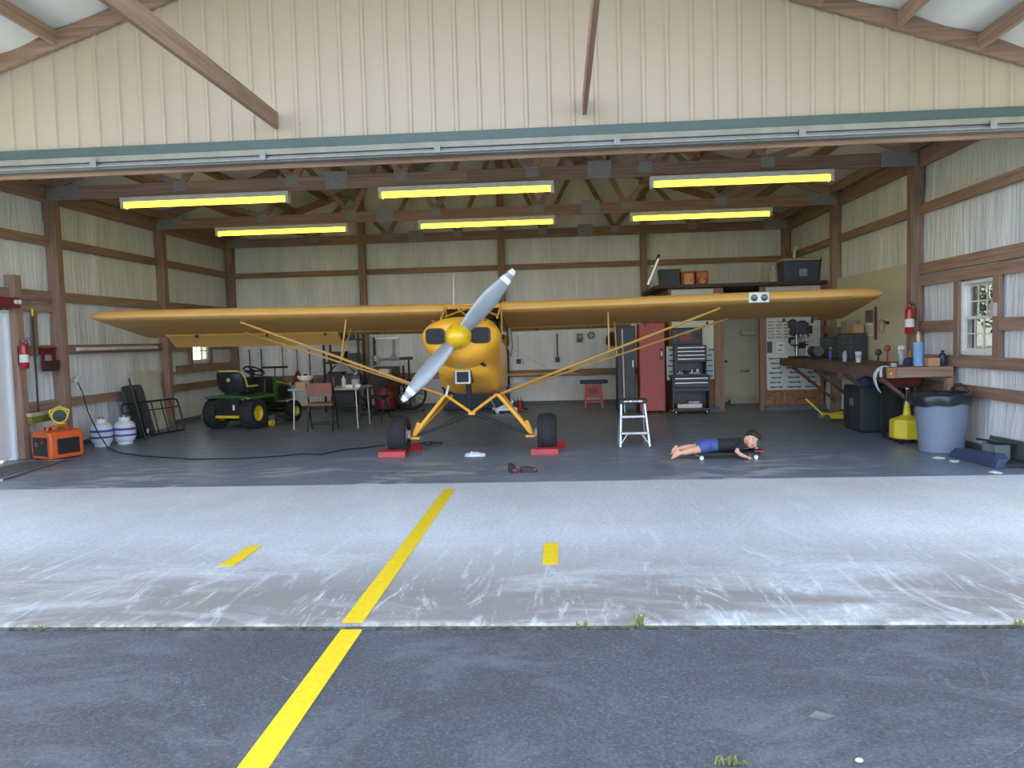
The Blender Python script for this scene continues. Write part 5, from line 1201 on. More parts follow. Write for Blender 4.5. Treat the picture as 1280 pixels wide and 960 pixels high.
bottle('clear_bottle', 'clear bottle between the blue can and the foam cup', 'bottle', (5.5, by(1056,5.5), BZ+.001), .17, .035, mat('clear_grey', (168,178,184), .25), mat('capg', (120,126,136), .5), .5)
# parts organisers
for i, (ya, yb, nm, h) in enumerate(((12.30,12.95,'dark drawer organiser on the bench nearest the calendar',.42),(13.02,13.78,'dark drawer organiser on the bench nearer the back room',.36))):
    t = thing('drawer_organiser', nm, 'organiser', (5.86, (ya+yb)/2, BZ+.001), 0, 'drawer organisers on the workbench')
    w_ = (yb-ya)/2
    part(t, 'case', MB().box(-.09,.12,-w_,w_,0,h), mat('organiser', (56,64,72), .5), bevel=.004)
    for r in range(5):
        for c in range(3): part(t, 'drawer', MB().box(-.105,-.091,-w_+.012+c*(2*w_-.02)/3,-w_+(c+1)*(2*w_-.02)/3,.015+r*(h-.03)/5,.005+(r+1)*(h-.03)/5), mat('organiser_drawer', (84,98,108), .4), bevel=.003)
for i, (y_, c_, h_, nm) in enumerate(((12.45,CARD,.14,'tan carton stacked on the nearer drawer organiser'),(12.75,mat('carton_grey',(150,146,134),.7),.20,'grey carton beside the tan carton on the nearer drawer organiser'),(13.25,mat('carton_olive',(118,116,96),.7),.16,'olive carton on the farther drawer organiser'))):
    single('carton', MB().box(-.08,.08,-.12,.12,0,h_).box(-.081,.081,-.003,.003,h_,h_+.002), c_, nm, 'box', (5.88, y_, BZ+.003+(.42 if i < 2 else .36)), bevel=.004, group='cartons on the organisers')
# drill press / bench tools at the far end
dp = thing('drill_press', 'dark bench drill press at the far end of the workbench', 'drill press', (5.42, 13.85, BZ+.001))
part(dp, 'base', MB().box(-.13,.13,-.18,.18,0,.04), DARK, bevel=.01); part(dp, 'column', MB().cyl((0,.10,.04),(0,.10,.62),.03,n=14), STEEL, smooth=True)
part(dp, 'table', MB().box(-.12,.12,-.16,.07,.22,.245), DARK, bevel=.004); part(dp, 'head', MB().box(-.10,.10,-.20,.16,.42,.64), mat('press_dark', (52,58,72), .5), bevel=.025)
part(dp, 'motor', MB().cyl((0,.10,.46),(0,.30,.46),.075,n=16), DARK, smooth=True); part(dp, 'chuck', MB().lathe([(.03,.42),(.03,.37),(.012,.33),(.005,.27)], (0,-.12,0), 'z', 12), STEEL, smooth=True)
for k in range(3):
    a = 2*pi*k/3; part(dp, 'feed_handle', MB().cyl((.10,-.06,.50),(.13,-.06+.12*cos(a),.50+.12*sin(a)),.008,n=6).ball((.13,-.06+.12*cos(a),.50+.12*sin(a)),.016,8,6), BLACK, smooth=True)
vz = thing('bench_grinder', 'dark bench grinder beside the drill press', 'grinder', (5.58, 13.45, BZ+.001))
part(vz, 'base', MB().box(-.07,.07,-.06,.06,0,.06), DARK, bevel=.01); part(vz, 'motor', MB().cyl((0,-.12,.13),(0,.12,.13),.07,n=16), DARK, smooth=True)
for s_ in (-1, 1): part(vz, 'wheel_guard', MB().cyl((0,s_*.13,.13),(0,s_*.18,.13),.085,n=18), mat('guard_grey', (96,100,106), .5), smooth=True)
rdp = thing('red_pipe_clamp', 'red and silver bar clamp standing against the pegboard beside the drill press', 'clamp', (5.66, 14.15, BZ+.001))
part(rdp, 'bar', MB().cyl((0,0,0),(0,0,.50),.010,n=8), STEEL, smooth=True); part(rdp, 'jaw', MB().box(-.12,.02,-.02,.02,.26,.29), RED, bevel=.004); part(rdp, 'jaw', MB().box(-.10,.02,-.02,.02,.45,.50), RED, bevel=.004)
# dark tools hanging on the pegboard
for i, (xp, yp, w_, h_, c_) in enumerate(((991,405,.10,.16,(52,58,66)),(1003,404,.12,.10,(62,72,86)),(1012,412,.10,.14,(58,60,64)),(991,423,.16,.04,(66,62,56)),(1000,432,.20,.10,(50,56,66)),(1018,396,.12,.08,(80,90,96)))):
    p = PY(xp, yp, PYF-.06)
    nm = ('black coiled cord','slate-grey hand tool','dark pouch','brown bar tool','dark power tool','pale grey hand tool')[i]
    t = thing('hung_tool', nm + ' hung on the pegboard above the far end of the workbench', 'tool', (p.x, PYF-.014, p.z), 0, 'tools on the far pegboard')
    if i in (0,):
        part(t, 'coil', MB().torus((0,-.03,0), .07, .022, 'y', 20, 8), mat('ht%d' % i, c_, .6), smooth=True)
    else:
        part(t, 'body', MB().box(-w_/2,w_/2,-.07,-.005,-h_/2,h_/2), mat('ht%d' % i, c_, .6), bevel=.02); part(t, 'grip', MB().box(-w_*.45,-w_*.2,-.06,-.01,-h_/2-.07,-h_/2), BLACK, bevel=.008)
    part(t, 'hook', MB().cyl((0,-.006,h_/2),(0,0,h_/2+.03),.005,n=6), STEEL)
# calendar, red strip and wire on the board
p = PX(1084, 405, 6.03)
cl_ = thing('wall_calendar', 'hanging wall calendar with a picture above the date page on the right wall', 'calendar', (6.036, 12.32, 1.34))
part(cl_, 'date_page', MB().box(-.006,-.002,-.15,.15,0,.20), PAPER); part(cl_, 'picture_page', MB().box(-.006,-.002,-.15,.15,.205,.40), mat('cal_pic', (120,124,120), .6, var=.4, scale=14, rgb2=(60,66,70)))
for r in range(4):
    for c in range(5): part(cl_, 'date_mark', MB().box(-.0072,-.0061,-.125+c*.055,-.095+c*.055,.03+r*.035,.048+r*.035), mat('cal_ink', (150,150,150), .7))
single('red_level', MB().box(-.02,0,-.03,.03,0,.50), MAROON, 'narrow dark red level hanging on the right wall beside the calendar', 'level', (6.036, 12.05, 1.28), bevel=.004)
wr_ = thing('wire_loop', 'thin grey wire loop hanging on the right wall beside the red level', 'wire', (6.03, 11.85, 1.48)); part(wr_, 'loop', MB().torus((0,0,0), .10, .005, 'x', 20, 6), GREY, smooth=True); part(wr_, 'nail', MB().cyl((-.02,0,.10),(.008,0,.10),.004,n=6), STEEL)
hk = thing('wall_hook', 'small dark hook on the pale board above the workbench', 'hook', (6.036, 11.64, 1.53)); part(hk, 'plate', MB().box(-.006,0,-.05,.05,-.02,.02), DARK); part(hk, 'prong', MB().tube([(-.006,0,0),(-.05,-.03,.0),(-.06,-.05,.03)], .008, 6), DARK, smooth=True)
single('switch_box', MB().box(-.04,0,-.045,.045,-.075,.075).box(-.052,-.04,-.01,.01,-.02,.02), mat('switch_pink', (198,186,180), .5), 'pale switch box on the stud right of the window', 'switch', (6.048, 8.86, 1.62), bevel=.004)
# under the bench
cb_ = thing('black_cabinet', 'black two-door cabinet standing under the workbench', 'cabinet', (5.66, 11.28, 0))
KB = mat('cab_black', (44,52,56), .5)
part(cb_, 'body', MB().box(-.26,.30,-.33,.33,.02,.64), KB, bevel=.008); part(cb_, 'end_panel', MB().box(-.25,-.02,-.338,-.331,.04,.62), KB, bevel=.003); part(cb_, 'end_panel', MB().box(.0,.29,-.338,-.331,.04,.62), KB, bevel=.003)
for y in (-.16,.16): d = part(cb_, 'door', MB().box(-.272,-.261,y-.155,y+.155,.04,.62), KB, bevel=.003); part(d, 'handle', MB().box(-.285,-.272,y*.25-.008,y*.25+.008,.36,.46), STEEL)
part(cb_, 'foot', MB().box(-.24,.28,-.31,.31,0,.02), BLACK)
single('blue_cloth', MB().loft([[(cos(2*pi*j/14)*a_*(1+.2*sin(3*j)), sin(2*pi*j/14)*b_*(1+.15*cos(2*j)), z) for j in range(14)] for a_, b_, z in ((.14,.16,0),(.16,.18,.03),(.10,.12,.10),(.03,.03,.13))]), mat('cloth_blue', (84,98,140), .85, var=.25, scale=14), 'crumpled blue cloth on top of the black cabinet under the workbench', 'cloth', (5.58, 11.25, .642), smooth=True)
single('red_bin', MB().loft([[(x*s_, y*s_, z) for x, y in ((-.2,-.12),(.2,-.12),(.2,.12),(-.2,.12))] for s_, z in ((.9,0),(1,.09),(1.04,.09),(1.04,.11))]), MAROON, 'dark red shallow tray tucked under the near end of the workbench', 'tray', (5.66, 10.30, .702), bevel=.006)
sup = thing('tray_stand', 'dark low stand under the dark red tray below the workbench', 'stand', (5.66, 10.30, 0)); part(sup, 'top', MB().box(-.2,.2,-.12,.12,.68,.70), BLACK)
for sx in (-1,1):
    for sy in (-1,1): part(sup, 'leg', MB().box(*sorted((sx*.19,sx*.16)),*sorted((sy*.11,sy*.08)),0,.68), BLACK)
# yellow floor jack
fj = thing('trolley_jack', 'yellow trolley jack with long handle on the floor before the workbench', 'jack', (5.45, 12.5, 0), radians(4))
part(fj, 'body', MB().loft([[(x, y*.09, z) for y, z in ((-1,.04),(1,.04),(1,.04+h_),(-1,.04+h_))] for x, h_ in ((-.05,.10),(.12,.08),(.34,.05))]), YPL, bevel=.006)
part(fj, 'lift_arm', MB().bar((.05,0,.11),(.30,0,.14), .06, .03), YPL); part(fj, 'saddle', MB().cyl((.30,0,.15),(.30,0,.175),.045,n=14), DARK, smooth=True)
for y in (-.12,.12): part(fj, 'rear_wheel', MB().cyl((-.06,y-.02,.06),(-.06,y+.02,.06),.06,n=18), STEEL, smooth=True); part(fj, 'front_wheel', MB().cyl((.33,y*.7-.02,.03),(.33,y*.7+.02,.03),.03,n=14), DARK, smooth=True)
part(fj, 'handle', MB().cyl((-.06,0,.10),(-.30,.10,.36), .016, n=8), YPL, smooth=True); part(fj, 'grip_bar', MB().cyl((-.42,.10,.36),(-.12,.10,.37), .014, n=8), mat('grip_brown', (108,76,60), .6), smooth=True)
# oil drain
od = thing('oil_drain_pan', 'yellow octagonal oil drain tank with an upright funnel pipe, beside the grey bin', 'oil drain', (5.57, 9.93, 0))
def octr(r, z): return [(r*cos(2*pi*j/8+pi/8), r*sin(2*pi*j/8+pi/8), z) for j in range(8)]
part(od, 'tank', MB().loft([octr(.185,.06), octr(.20,.08), octr(.20,.27), octr(.185,.30), octr(.06,.35), octr(.045,.36)]), YPL, bevel=.008)
part(od, 'neck', MB().lathe([(.05,.35),(.04,.42),(.032,.50)], n=14), YPL, smooth=True); part(od, 'pipe', MB().cyl((0,0,.50),(0,0,.68),.024,n=12), BLACK, smooth=True)
part(od, 'collar', MB().cyl((0,0,.50),(0,0,.525),.032,n=12), STEEL); part(od, 'tip', MB().cyl((0,0,.65),(0,0,.69),.020,n=12), WHITE)
for k in range(4): part(od, 'caster', MB().cyl((.15*cos(k*pi/2+.7)-.012,.15*sin(k*pi/2+.7),.03),(.15*cos(k*pi/2+.7)+.012,.15*sin(k*pi/2+.7),.03),.03,n=12), BLACK, smooth=True)
# trash can
tc2 = thing('trash_can', 'large grey plastic trash can with a black bag over its rim', 'trash can', (5.64, 9.20, 0))
part(tc2, 'can', MB().lathe([(.225,0),(.235,.01),(.285,.62),(.30,.63),(.30,.67),(.28,.67),(.22,.04),(.01,.03)], n=36, caps=False), mat('can_grey', (124,136,156), .55, var=.04), smooth=True)
bagp = []
for j in range(37):
    a = 2*pi*j/36; bagp.append(a)
rings = []
for (r, z, amp) in ((.20,.60,.0),(.27,.675,.006),(.302,.69,.008),(.312,.65,.01),(.312,.59,.012),(.306,.545,.03)):
    rings.append([((r+.006*sin(9*2*pi*j/36+z*20))*cos(2*pi*j/36), (r+.006*sin(9*2*pi*j/36+z*20))*sin(2*pi*j/36), z + amp*1.6*noise.noise(Vector((cos(2*pi*j/36)*1.6, sin(2*pi*j/36)*1.6, 3.1)))) for j in range(36)])
part(tc2, 'bag', MB().loft(rings, caps=False), mat('bag_black', (38,44,52), .28, var=.1), smooth=True, ang=180)
part(tc2, 'bag_fill', MB().lathe([(.26,.60),(.15,.66),(.05,.68),(.005,.68)], n=24, caps=False), MATS['bag_black'], smooth=True)
part(tc2, 'handle', MB().tube([(.16,.10,.68),(.17,.08,.74),(.24,.05,.77),(.29,.03,.74),(.30,.02,.68)], .018, 8), BLACK, smooth=True)
# blue case on the floor
bc = thing('tool_case', 'long blue and dark grey open case on the floor beside the trash can', 'case', (5.80, 8.42, 0), radians(4))
part(bc, 'blue_side', MB().loft([[(-.24,y,0),(-.16,y,0),(-.10,y,h_),(-.20,y,h_)] for y, h_ in ((-.42,.09),(-.36,.14),(.36,.10),(.42,.06))]), mat('case_blue', (58,72,104), .5), bevel=.008)
part(bc, 'tray', MB().box(-.15,.22,-.40,.40,0,.04), mat('case_dark', (52,58,62), .6), bevel=.006); part(bc, 'back_lid', MB().obox((.20,0,.12), (.03,.78,.22), (0,.2,0)), mat('case_green2', (70,86,82), .6), bevel=.008)
part(bc, 'inner_block', MB().box(-.06,.10,-.14,.10,.04,.20), mat('case_grey2', (118,128,132), .6), bevel=.01); part(bc, 'cover', MB().obox((.02,-.02,.215), (.24,.30,.02), (0,.15,.1)), DARK, bevel=.004)
pz = [(1173,573),(1208,577),(1245,591)]
for i, (x, y) in enumerate(pz):
    p = PZ(x, y, 0) + Vector((-.12 if x == 1208 else 0, 0, 0)); nm = ('nearest the trash can','left of the blue case','nearest the concrete apron')[i]
    single('paper_scrap', MB().add([(-.05,-.03,.004),(.05,-.04,.012),(.06,.03,.003),(0,.05,.016),(-.06,.02,.006),(-.05,-.03,.001),(.05,-.04,.001),(.06,.03,0),(0,.05,.001),(-.06,.02,.001)], [(0,1,2,3,4),(9,8,7,6,5),(0,5,6,1),(1,6,7,2),(2,7,8,3),(3,8,9,4),(4,9,5,0)]), WHITE, 'white paper scrap on the floor %s' % nm, 'paper scrap', (p.x, p.y, .001), i*1.1, group='paper scraps on the floor')

# ------------------------------------------------------------------ things on the hangar floor
sl_ = thing('step_ladder', 'small two-step aluminium step ladder with black top on the open floor', 'step ladder', (2.165, 10.13, 0), radians(2))
for sx in (-1, 1):
    part(sl_, 'front_rail', MB().bar((sx*.19,-.17,0),(sx*.15,.0,.58), .022, .05, (0,1,0)), ALU); part(sl_, 'rear_rail', MB().bar((sx*.18,.20,0),(sx*.14,.05,.56), .018, .03, (0,1,0)), ALU)
    part(sl_, 'knee_brace', MB().cyl((sx*.18,-.165,.045),(sx*.09,-.125,.165), .008, n=8), ALU, smooth=True)
for z, w_, y in ((.165,.355,-.125),(.375,.325,-.065)): part(sl_, 'step', MB().box(-w_/2,w_/2,y-.05,y+.05,z,z+.028), ALU, bevel=.004)
tp = part(sl_, 'top_cap', MB().box(-.185,.185,-.06,.09,.555,.615), BLACK, bevel=.012)
part(tp, 'lettering', MB().box(-.12,-.06,-.0625,-.0605,.577,.592).box(-.05,-.01,-.0625,-.0605,.575,.597).box(0,.05,-.0625,-.0605,.577,.592).box(.06,.12,-.0625,-.0605,.575,.595), WHITE)
part(sl_, 'rear_bar', MB().cyl((-.17,.165,.14),(.17,.165,.14),.010,n=8), ALU)
# white cloth, boots, drill
ct = MB(); NX, NY = 22, 14; vs_ = []
for j in range(NY+1):
    for i in range(NX+1):
        u, v = i/NX*2-1, j/NY*2-1; r_ = max(0, 1-(u*u*.8+v*v)); h_ = .055*r_**.6*(.55+.75*abs(noise.noise(Vector((u*2.6,v*2.2,1.3)))))+.004
        vs_.append((u*.13*(1+.15*noise.noise(Vector((v*2,0,4)))), v*.09*(1+.2*noise.noise(Vector((u*2,2,4)))), h_))
ct.add(vs_, [(j*(NX+1)+i, j*(NX+1)+i+1, (j+1)*(NX+1)+i+1, (j+1)*(NX+1)+i) for j in range(NY) for i in range(NX)])
p = PZ(594, 570); single('white_cloth', ct, mat('cloth_white', (226,232,240), .85), 'crumpled white cloth on the floor between the aeroplane wheels', 'cloth', (p.x, p.y, 0), smooth=True)
def shoe(loc, rz, label, tall):
    t = thing('shoe', label, 'shoe', loc, rz, 'pair of dark red shoes')
    SM = mat('shoe_dark', (62,40,44), .6); S2 = mat('shoe_red', (140,62,58), .6)
    part(t, 'sole', MB().loft([[(x*s_, y*s_, z) for x, y in [(.095*cos(a), .036*sin(a)*(1+.15*cos(a))) for a in [2*pi*k/16 for k in range(16)]]] for s_, z in ((1,0),(1.03,.006),(1.0,.016))]), BLACK, smooth=True)
    part(t, 'upper', MB().loft([[(x0_+lx*cos(a), wy*sin(a), z) for a in [2*pi*k/16 for k in range(16)]] for x0_, lx, wy, z in ((0,.093,.036,.016),(-.004,.088,.037,.035),(-.02,.068,.033,.052),(-.04,.045,.028,.062+.02*tall))], caps=False), SM, smooth=True)
    part(t, 'toe_cap', MB().ball((.062,0,.026), (.034,.031,.022), 12, 8), S2, smooth=True); part(t, 'laces', MB().box(-.005,.03,-.014,.014,.048,.056), mat('lace', (170,110,96), .7), bevel=.003)
p = PZ(641, 590); shoe((p.x, p.y, 0), radians(-62), 'dark red shoe on the floor, left one of the pair, toe turned to the camera', 1)
p = PZ(661, 590); shoe((p.x, p.y, 0), radians(8), 'dark red shoe on the floor, right one of the pair, lying sideways', 0)
p = PZ(535, 556); dr = thing('work_lamp', 'small dark hand lamp with silver rim on the floor behind the left wheel', 'lamp', (p.x, p.y, 0))
part(dr, 'body', MB().lathe([(.05,0),(.06,.01),(.06,.05),(.04,.06)], n=18), DARK, smooth=True); part(dr, 'rim', MB().torus((0,0,.055), .045, .008, 'z', 20, 6), STEEL, smooth=True); part(dr, 'arm', MB().cyl((.05,0,.03),(.2,.02,.02),.012,n=8).cyl((-.05,0,.03),(-.22,.03,.012),.010,n=8), BLACK, smooth=True)
# ------------------------------------------------------------------ creeper and the child lying on it
YC = 8.98
cr = thing('mechanic_creeper', 'dark low mechanic creeper board on white casters under the lying child', 'creeper', (3.17, YC, 0))
part(cr, 'board', MB().loft([[(x*.36*s_, y*.16*s_, z) for x, y in ((-1,-.8),(-.9,-1),(.9,-1),(1,-.8),(1,.8),(.9,1),(-.9,1),(-1,.8))] for s_, z in ((.98,.052),(1,.058),(1,.070),(.97,.076))]), mat('creeper_dark', (44,44,48), .6), smooth=True)
part(cr, 'head_pad', MB().box(.29,.40,-.12,.12,.077,.098), mat('pad_black', (36,34,36), .6), bevel=.01); part(cr, 'pad_edge', MB().box(.30,.395,-.128,-.121,.080,.096), RED)
for sx in (-.30, .31):
    for sy in (-.14, .14):
        c = part(cr, 'caster', MB().cyl((sx,sy-.012,.024),(sx,sy+.012,.024),.024,n=16), WHITE, smooth=True); part(c, 'fork', MB().box(sx-.012,sx+.012,sy-.016,sy+.016,.040,.052), STEEL)
def remesh(o, vox, sm=6, fac=.5):
    r = o.modifiers.new('remesh', 'REMESH'); r.mode = 'VOXEL'; r.voxel_size = vox; r.use_smooth_shade = True
    s = o.modifiers.new('smooth', 'SMOOTH'); s.iterations = sm; s.factor = fac
kid = thing('person', 'barefoot child in black t-shirt and blue shorts lying face down on the creeper', 'person', (3.0, YC, .0775))
K = Vector((3.0, YC, .0775))
def L(x, y, z): return Vector((x, y, z)) - K
SKIN = mat('skin', (222,166,138), .55, var=.03)
# head frame
HC = L(3.455, YC-.03, .205)
crown = Vector((.50,.06,.86)).normalized(); face = Vector((.22,-.96,-.10)); face = (face - crown*face.dot(crown)).normalized(); sidev = crown.cross(face).normalized()
HM = Matrix((sidev, -face, crown)).transposed().to_4x4(); HM.translation = HC     # local: x side, -y face, z crown
def H(x, y, z): return HM @ Vector((x, y, z))
body = MB()
body.loft([[Vector((x, y0_+w_*cos(a), z0_+h_*sin(a))) - Vector((K.x, 0, K.z)) for a in [2*pi*k/20 for k in range(20)]] for x, y0_, z0_, w_, h_ in
   ((2.93,0,.150,.050,.045),(2.97,0,.152,.092,.068),(3.03,0,.150,.098,.070),(3.10,0,.146,.088,.062),(3.18,0,.146,.090,.062),(3.27,0,.150,.100,.066),(3.33,0,.155,.098,.060),(3.38,0,.165,.055,.045),(3.40,0,.17,.035,.035))])
body.tube([L(3.36,YC,.168), L(3.42,YC-.01,.185)], [.045,.042], 14)
hd_ = MB().ball((0,.008,.015), (.074,.088,.090), 24, 16); hd_.ball((0,-.030,-.045), (.052,.050,.050), 18, 12); hd_.ball((0,-.045,-.072), (.026,.028,.020), 12, 8)
hd_.ball((0,-.088,-.022), (.011,.016,.014), 10, 8); hd_.tube([(0,-.080,.012),(0,-.090,-.018)], [.008,.011], 8)
for s_ in (-1, 1):
    hd_.ball((s_*.074,.006,-.010), (.010,.020,.028), 12, 8); hd_.ball((s_*.036,-.058,-.034), (.026,.022,.024), 12, 8)
hd_.xf(HM); body.v, body.f = body.v, body.f
o_ = len(body.v); body.v += hd_.v; body.f += [tuple(i+o_ for i in f) for f in hd_.f]
def hand(mb, wrist, d, n, s=1.0, curl=.5, flip=1):
    # wrist point, finger direction d, palm normal n (down)
    d = Vector(d).normalized(); n = Vector(n); n = (n-d*n.dot(d)).normalized(); t = d.cross(n)*flip
    wrist = Vector(wrist)
    P = lambda a, b, c: wrist + d*a*s + t*b*s + n*c*s
    mb.tube([P(-.012,0,0), P(.012,0,0), P(.03,0,.001), P(.052,0,.002)], [.0135*s,.016*s,.019*s,.014*s], 10)
    mb.tube([P(.018,-.016,0), P(.046,-.019,.001)], [.010*s,.009*s], 8); mb.tube([P(.018,.016,0), P(.046,.018,.001)], [.010*s,.009*s], 8)
    for k, (b, ln) in enumerate(((-.021,.030),(-.007,.036),(.007,.034),(.020,.027))):
        mb.tube([P(.045,b*.9,0), P(.045+ln*.5,b*1.05,.004*curl), P(.045+ln*.82,b*1.12,.016*curl), P(.045+ln,b*1.12,.028*curl)], [.0068*s,.0064*s,.0058*s,.0046*s], 8)
    mb.tube([P(.008,-.016,.002), P(.024,-.034,.006), P(.042,-.040,.012), P(.052,-.038,.016)], [.0095*s,.008*s,.007*s,.005*s], 8)
# near arm: elbow out towards the camera, forearm down to the floor
body.tube([L(3.335,YC-.075,.165), L(3.295,YC-.13,.135), L(3.255,YC-.175,.098), L(3.30,YC-.185,.060), L(3.345,YC-.185,.040), L(3.365,YC-.185,.034)], [.036,.030,.025,.024,.019,.0155], 12)
hand(body, L(3.365,YC-.185,.032), (1,-.1,-.22), (0,0,-1), .92, .35)
# far arm folded under the chin
body.tube([L(3.335,YC+.075,.165), L(3.37,YC+.13,.135), L(3.42,YC+.15,.115), L(3.47,YC+.10,.112), L(3.495,YC+.055,.112)], [.036,.030,.025,.020,.0155], 12)
hand(body, L(3.495,YC+.055,.112), (.45,-.9,-.05), (0,0,-1), .92, .4, -1)
# legs
for s_, kn_, an_, hl_, to_ in ((-1, (2.82,-.075,.105), (2.645,-.085,.078), (2.615,-.085,.092), (2.535,-.09,.018)), (1, (2.82,.07,.115), (2.65,.075,.105), (2.615,.075,.125), (2.555,.08,.040))):
    hp_ = (2.96, s_*.05, .148)
    pts = [L(hp_[0],YC+hp_[1],hp_[2]), L(2.89,YC+(hp_[1]+kn_[1])/2,.13), L(kn_[0],YC+kn_[1],kn_[2]), L(2.76,YC+kn_[1]*1.02,kn_[2]*.99), L(2.70,YC+(kn_[1]+an_[1])/2,an_[2]+.006), L(an_[0],YC+an_[1],an_[2])]
    body.tube(pts, [.066,.057,.043,.042,.034,.023], 14)
    A = L(an_[0],YC+an_[1],an_[2]); Hh = L(hl_[0],YC+hl_[1],hl_[2]); T = L(to_[0],YC+to_[1],to_[2])
    body.ball(Hh, (.022,.021,.022), 12, 8)
    mid = A.lerp(T, .45)+Vector((-.006,0,.0))
    body.tube([A, mid, A.lerp(T,.78)], [.023,.022,.021], 12); body.tube([Hh, Hh.lerp(T,.5)+Vector((-.008,0,0)), A.lerp(T,.80)], [.020,.019,.018], 10)
    dirv = (T-A).normalized()
    for k in range(5):
        b = (-.024+.012*k)*(-s_); ln = (.034,.030,.027,.023,.019)[k]; q0 = A.lerp(T,.74)+Vector((0,b*.8,0)); body.tube([q0, q0+dirv*ln*.9+Vector((0,b*.25,0)), q0+dirv*(ln+.008)+Vector((0,b*.3,0))], [(.0095 if k == 0 else .0072),(.0085 if k == 0 else .0063),.0045], 8)
bo_ = part(kid, 'body', body, SKIN, smooth=True); remesh(bo_, .0042, 4, .5)
# shirt
sh_ = MB().loft([[Vector((x, w_*cos(a), z0_+h_*sin(a))) - Vector((K.x, 0, K.z)) for a in [2*pi*k/24 for k in range(24)]] for x, z0_, w_, h_ in
   ((3.055,.150,.112,.076),(3.10,.149,.104,.073),(3.18,.150,.105,.074),(3.27,.153,.112,.076),(3.33,.158,.108,.070),(3.37,.166,.070,.056))])
sh_.tube([L(3.335,YC-.07,.166), L(3.30,YC-.125,.140), L(3.272,YC-.158,.116)], [.050,.046,.046], 14); sh_.tube([L(3.335,YC+.07,.166), L(3.37,YC+.125,.140), L(3.39,YC+.14,.128)], [.050,.046,.044], 14)
so_ = part(kid, 'tshirt', sh_, mat('shirt_black', (34,38,44), .85), smooth=True, label='black short-sleeved t-shirt'); remesh(so_, .006, 4)
st2 = MB().loft([[Vector((x, w_*cos(a), z0_+h_*sin(a))) - Vector((K.x, 0, K.z)) for a in [2*pi*k/24 for k in range(24)]] for x, z0_, w_, h_ in
   ((2.93,.150,.07,.055),(2.965,.152,.112,.078),(3.03,.150,.115,.080),(3.075,.149,.108,.076))])
for s_ in (-1, 1): st2.tube([L(2.97,YC+s_*.05,.150), L(2.90,YC+s_*.062,.138), L(2.855,YC+s_*.07,.124)], [.076,.073,.068], 16)
so2 = part(kid, 'shorts', st2, mat('shorts_blue', (74,92,156), .85, var=.15, scale=12), smooth=True, label='blue shorts'); remesh(so2, .006, 4)
# hair: cap over crown and back, short fringe
hr = MB().ball((0,.022,.030), (.080,.088,.086), 24, 16); hr.ball((0,-.02,.075), (.060,.058,.036), 16, 10); hr.ball((0,.06,-.015), (.066,.05,.055), 16, 10)
for k in range(9):
    a = -1.15+k*.29; hr.tube([(.06*sin(a),-.052*cos(a)-.01,.085), (.072*sin(a),-.078*cos(a)-.004,.062), (.072*sin(a),-.084*cos(a),.045-.004*(k % 2))], [.018,.012,.005], 7)
hr.xf(HM); ho_ = part(kid, 'hair', hr, mat('hair_brown', (54,38,32), .7, var=.2, scale=60), smooth=True, label='short dark brown hair'); remesh(ho_, .006, 2)
ey = MB(); ir = MB(); br = MB()
for s_ in (-1, 1):
    ey.ball((s_*.030,-.0755,.002), (.0115,.006,.0075), 12, 8); ir.ball((s_*.030,-.0805,.002), (.0058,.003,.0062), 10, 6)
    br.tube([(s_*.018,-.082,.018),(s_*.030,-.082,.022),(s_*.044,-.075,.018)], [.003,.0035,.002], 6)
part(kid, 'eyes', ey.xf(HM), WHITE, smooth=True); part(kid, 'irises', ir.xf(HM), mat('iris', (50,36,30), .2), smooth=True); part(kid, 'eyebrows', br.xf(HM), MATS['hair_brown'], smooth=True)
part(kid, 'lips', MB().ball((0,-.0805,-.050), (.018,.008,.0065), 12, 8).xf(HM), mat('lips', (186,96,90), .5), smooth=True)
kid.location.x -= .05; cr.location.x -= .05
# ------------------------------------------------------------------ outside: weeds in the joint, shrubs and trees beyond the windows
GW = mat('weed', (150,158,84), .8, var=.2)
jd = struct('joint_dirt', MB().box(-6, 6, 3.768, 3.80, -.06, -.011), mat('joint_dirt_m', (104,104,84), .95, var=.4, scale=30, bump=.8))
def weed(loc, n, h, label, seed):
    rnd = random.Random(seed); mb = MB()
    for k in range(n):
        a = rnd.uniform(0, 2*pi); l = h*rnd.uniform(.5,1); r = l*rnd.uniform(.3,.8); w_ = .004
        b = Vector((rnd.uniform(-.03,.03), rnd.uniform(-.008,.008), 0)); d = Vector((cos(a), sin(a), 0)); s = Vector((-sin(a), cos(a), 0))*w_
        m_ = b+d*r*.4+Vector((0,0,l*.7)); e = b+d*r+Vector((0,0,l*.8)); mb.add([b-s, b+s, m_+s, m_-s, e], [(0,1,2,3),(3,2,4)])
    o = single('weed_tuft', mb, GW, label, 'weed', loc, group='weeds in the pavement'); return o
for i, (x, y, h, n, nm) in enumerate(((796,783,.09,16,'largest weed tuft in the joint, right of the centre line'),(728,781,.04,10,'small weed tuft in the joint near the short yellow dash'),(905,955,.05,14,'weed tuft in the asphalt at the bottom edge'),(922,954,.03,9,'tiny weed tuft right of the one at the bottom edge'),(60,783,.03,8,'small weed tuft in the joint near the left edge'),(1275,784,.04,8,'weed tuft in the joint at the right edge'))):
    p = PZ(x, y, -.015); weed((p.x, p.y if y > 800 else 3.79, -.018 if y > 800 else -.012), n, h, nm, i+3)
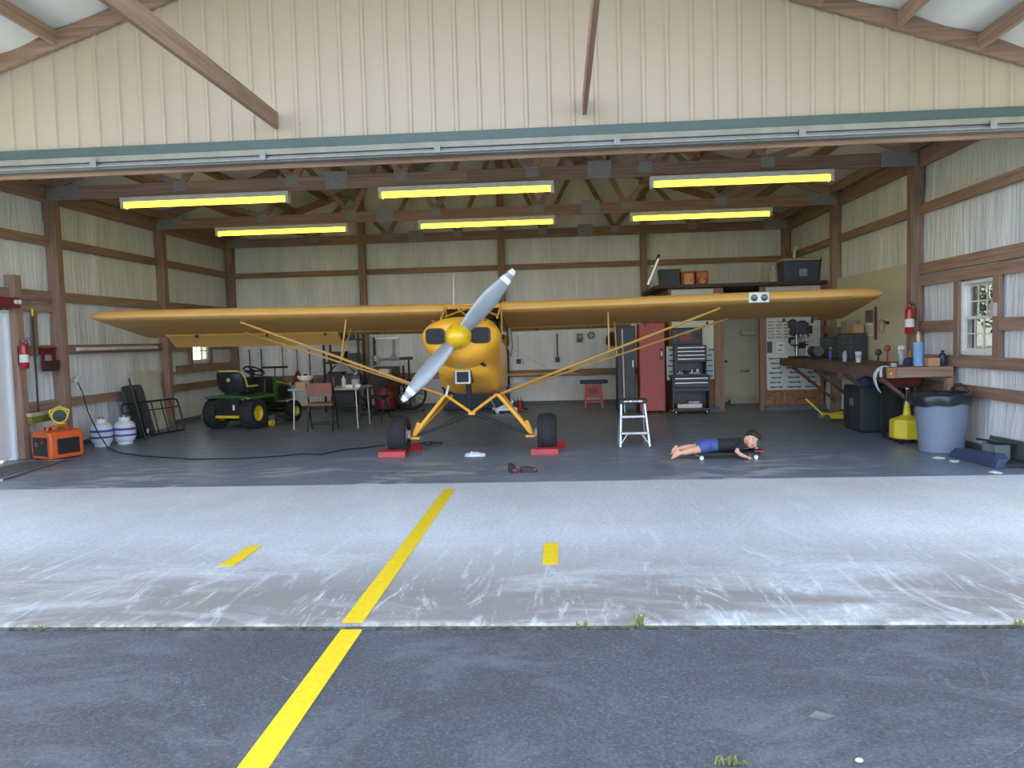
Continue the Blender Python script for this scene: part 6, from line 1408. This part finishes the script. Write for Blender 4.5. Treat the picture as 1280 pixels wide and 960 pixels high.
p = PZ(1027, 897, -.018); single('dry_leaf', MB().add([(-.05,0,.002),(-.01,.03,.012),(.05,.005,.004),(.0,-.025,.010),(-.05,0,0),(-.01,.03,0),(.05,.005,0),(0,-.025,0)], [(0,3,2,1),(4,5,6,7),(0,1,5,4),(1,2,6,5),(2,3,7,6),(3,0,4,7)]), mat('leaf_pale', (112,112,110), .8), 'pale dry leaf lying on the asphalt at the lower right', 'leaf', (p.x, p.y, -.017))
p = PZ(1074, 953, -.018); single('pebble', MB().ball((0,0,.008), (.014,.010,.008), 10, 6), mat('pebble', (206,206,200), .7), 'white pebble on the asphalt at the bottom edge', 'pebble', (p.x, p.y, -.019), smooth=True)
LEAF = mat('foliage', (96,120,52), .8, var=.3, scale=5, rgb2=(52,74,30)); BARK = mat('bark', (92,76,62), .9)
def tree(x, y, h, r, label, seed, cat='tree'):
    rnd = random.Random(seed); t = thing('broadleaf_tree', label, cat, (x, y, -.26), 0, 'trees around the hangar')
    part(t, 'trunk', MB().tube([(0,0,0),(.05,0,h*.3),(-.04,.05,h*.6)], [.18,.14,.07], 8), BARK, smooth=True)
    mb = MB()
    for k in range(2600):
        a = rnd.uniform(0,2*pi); u = rnd.uniform(-1,1); rr = r*(rnd.random()**.4); q = math.sqrt(1-u*u)
        c = Vector((rr*q*cos(a), rr*q*sin(a), h*.62+rr*u*h*.36/r)); n1 = Vector((rnd.gauss(0,1),rnd.gauss(0,1),rnd.gauss(0,1))).normalized(); n2 = n1.orthogonal().normalized(); s_ = rnd.uniform(.06,.14)
        n3 = n1.cross(n2); mb.add([c-n2*s_, c+n3*s_*.5, c+n2*s_, c-n3*s_*.5], [(0,1,2,3)])
    lf_ = part(t, 'foliage', mb, LEAF); lf_['kind'] = 'stuff'; return t
for i, (x, y, h, r, nm) in enumerate(((12.5,12.0,5.5,2.2,'green tree seen through the right-hand window'),(17.5,16.5,6,2.6,'green tree behind the one at the right-hand window'),(12.0,17.5,4.5,2.0,'low green tree far beyond the right-hand window'))):
    tree(x, y, h, r, nm, 40+i)
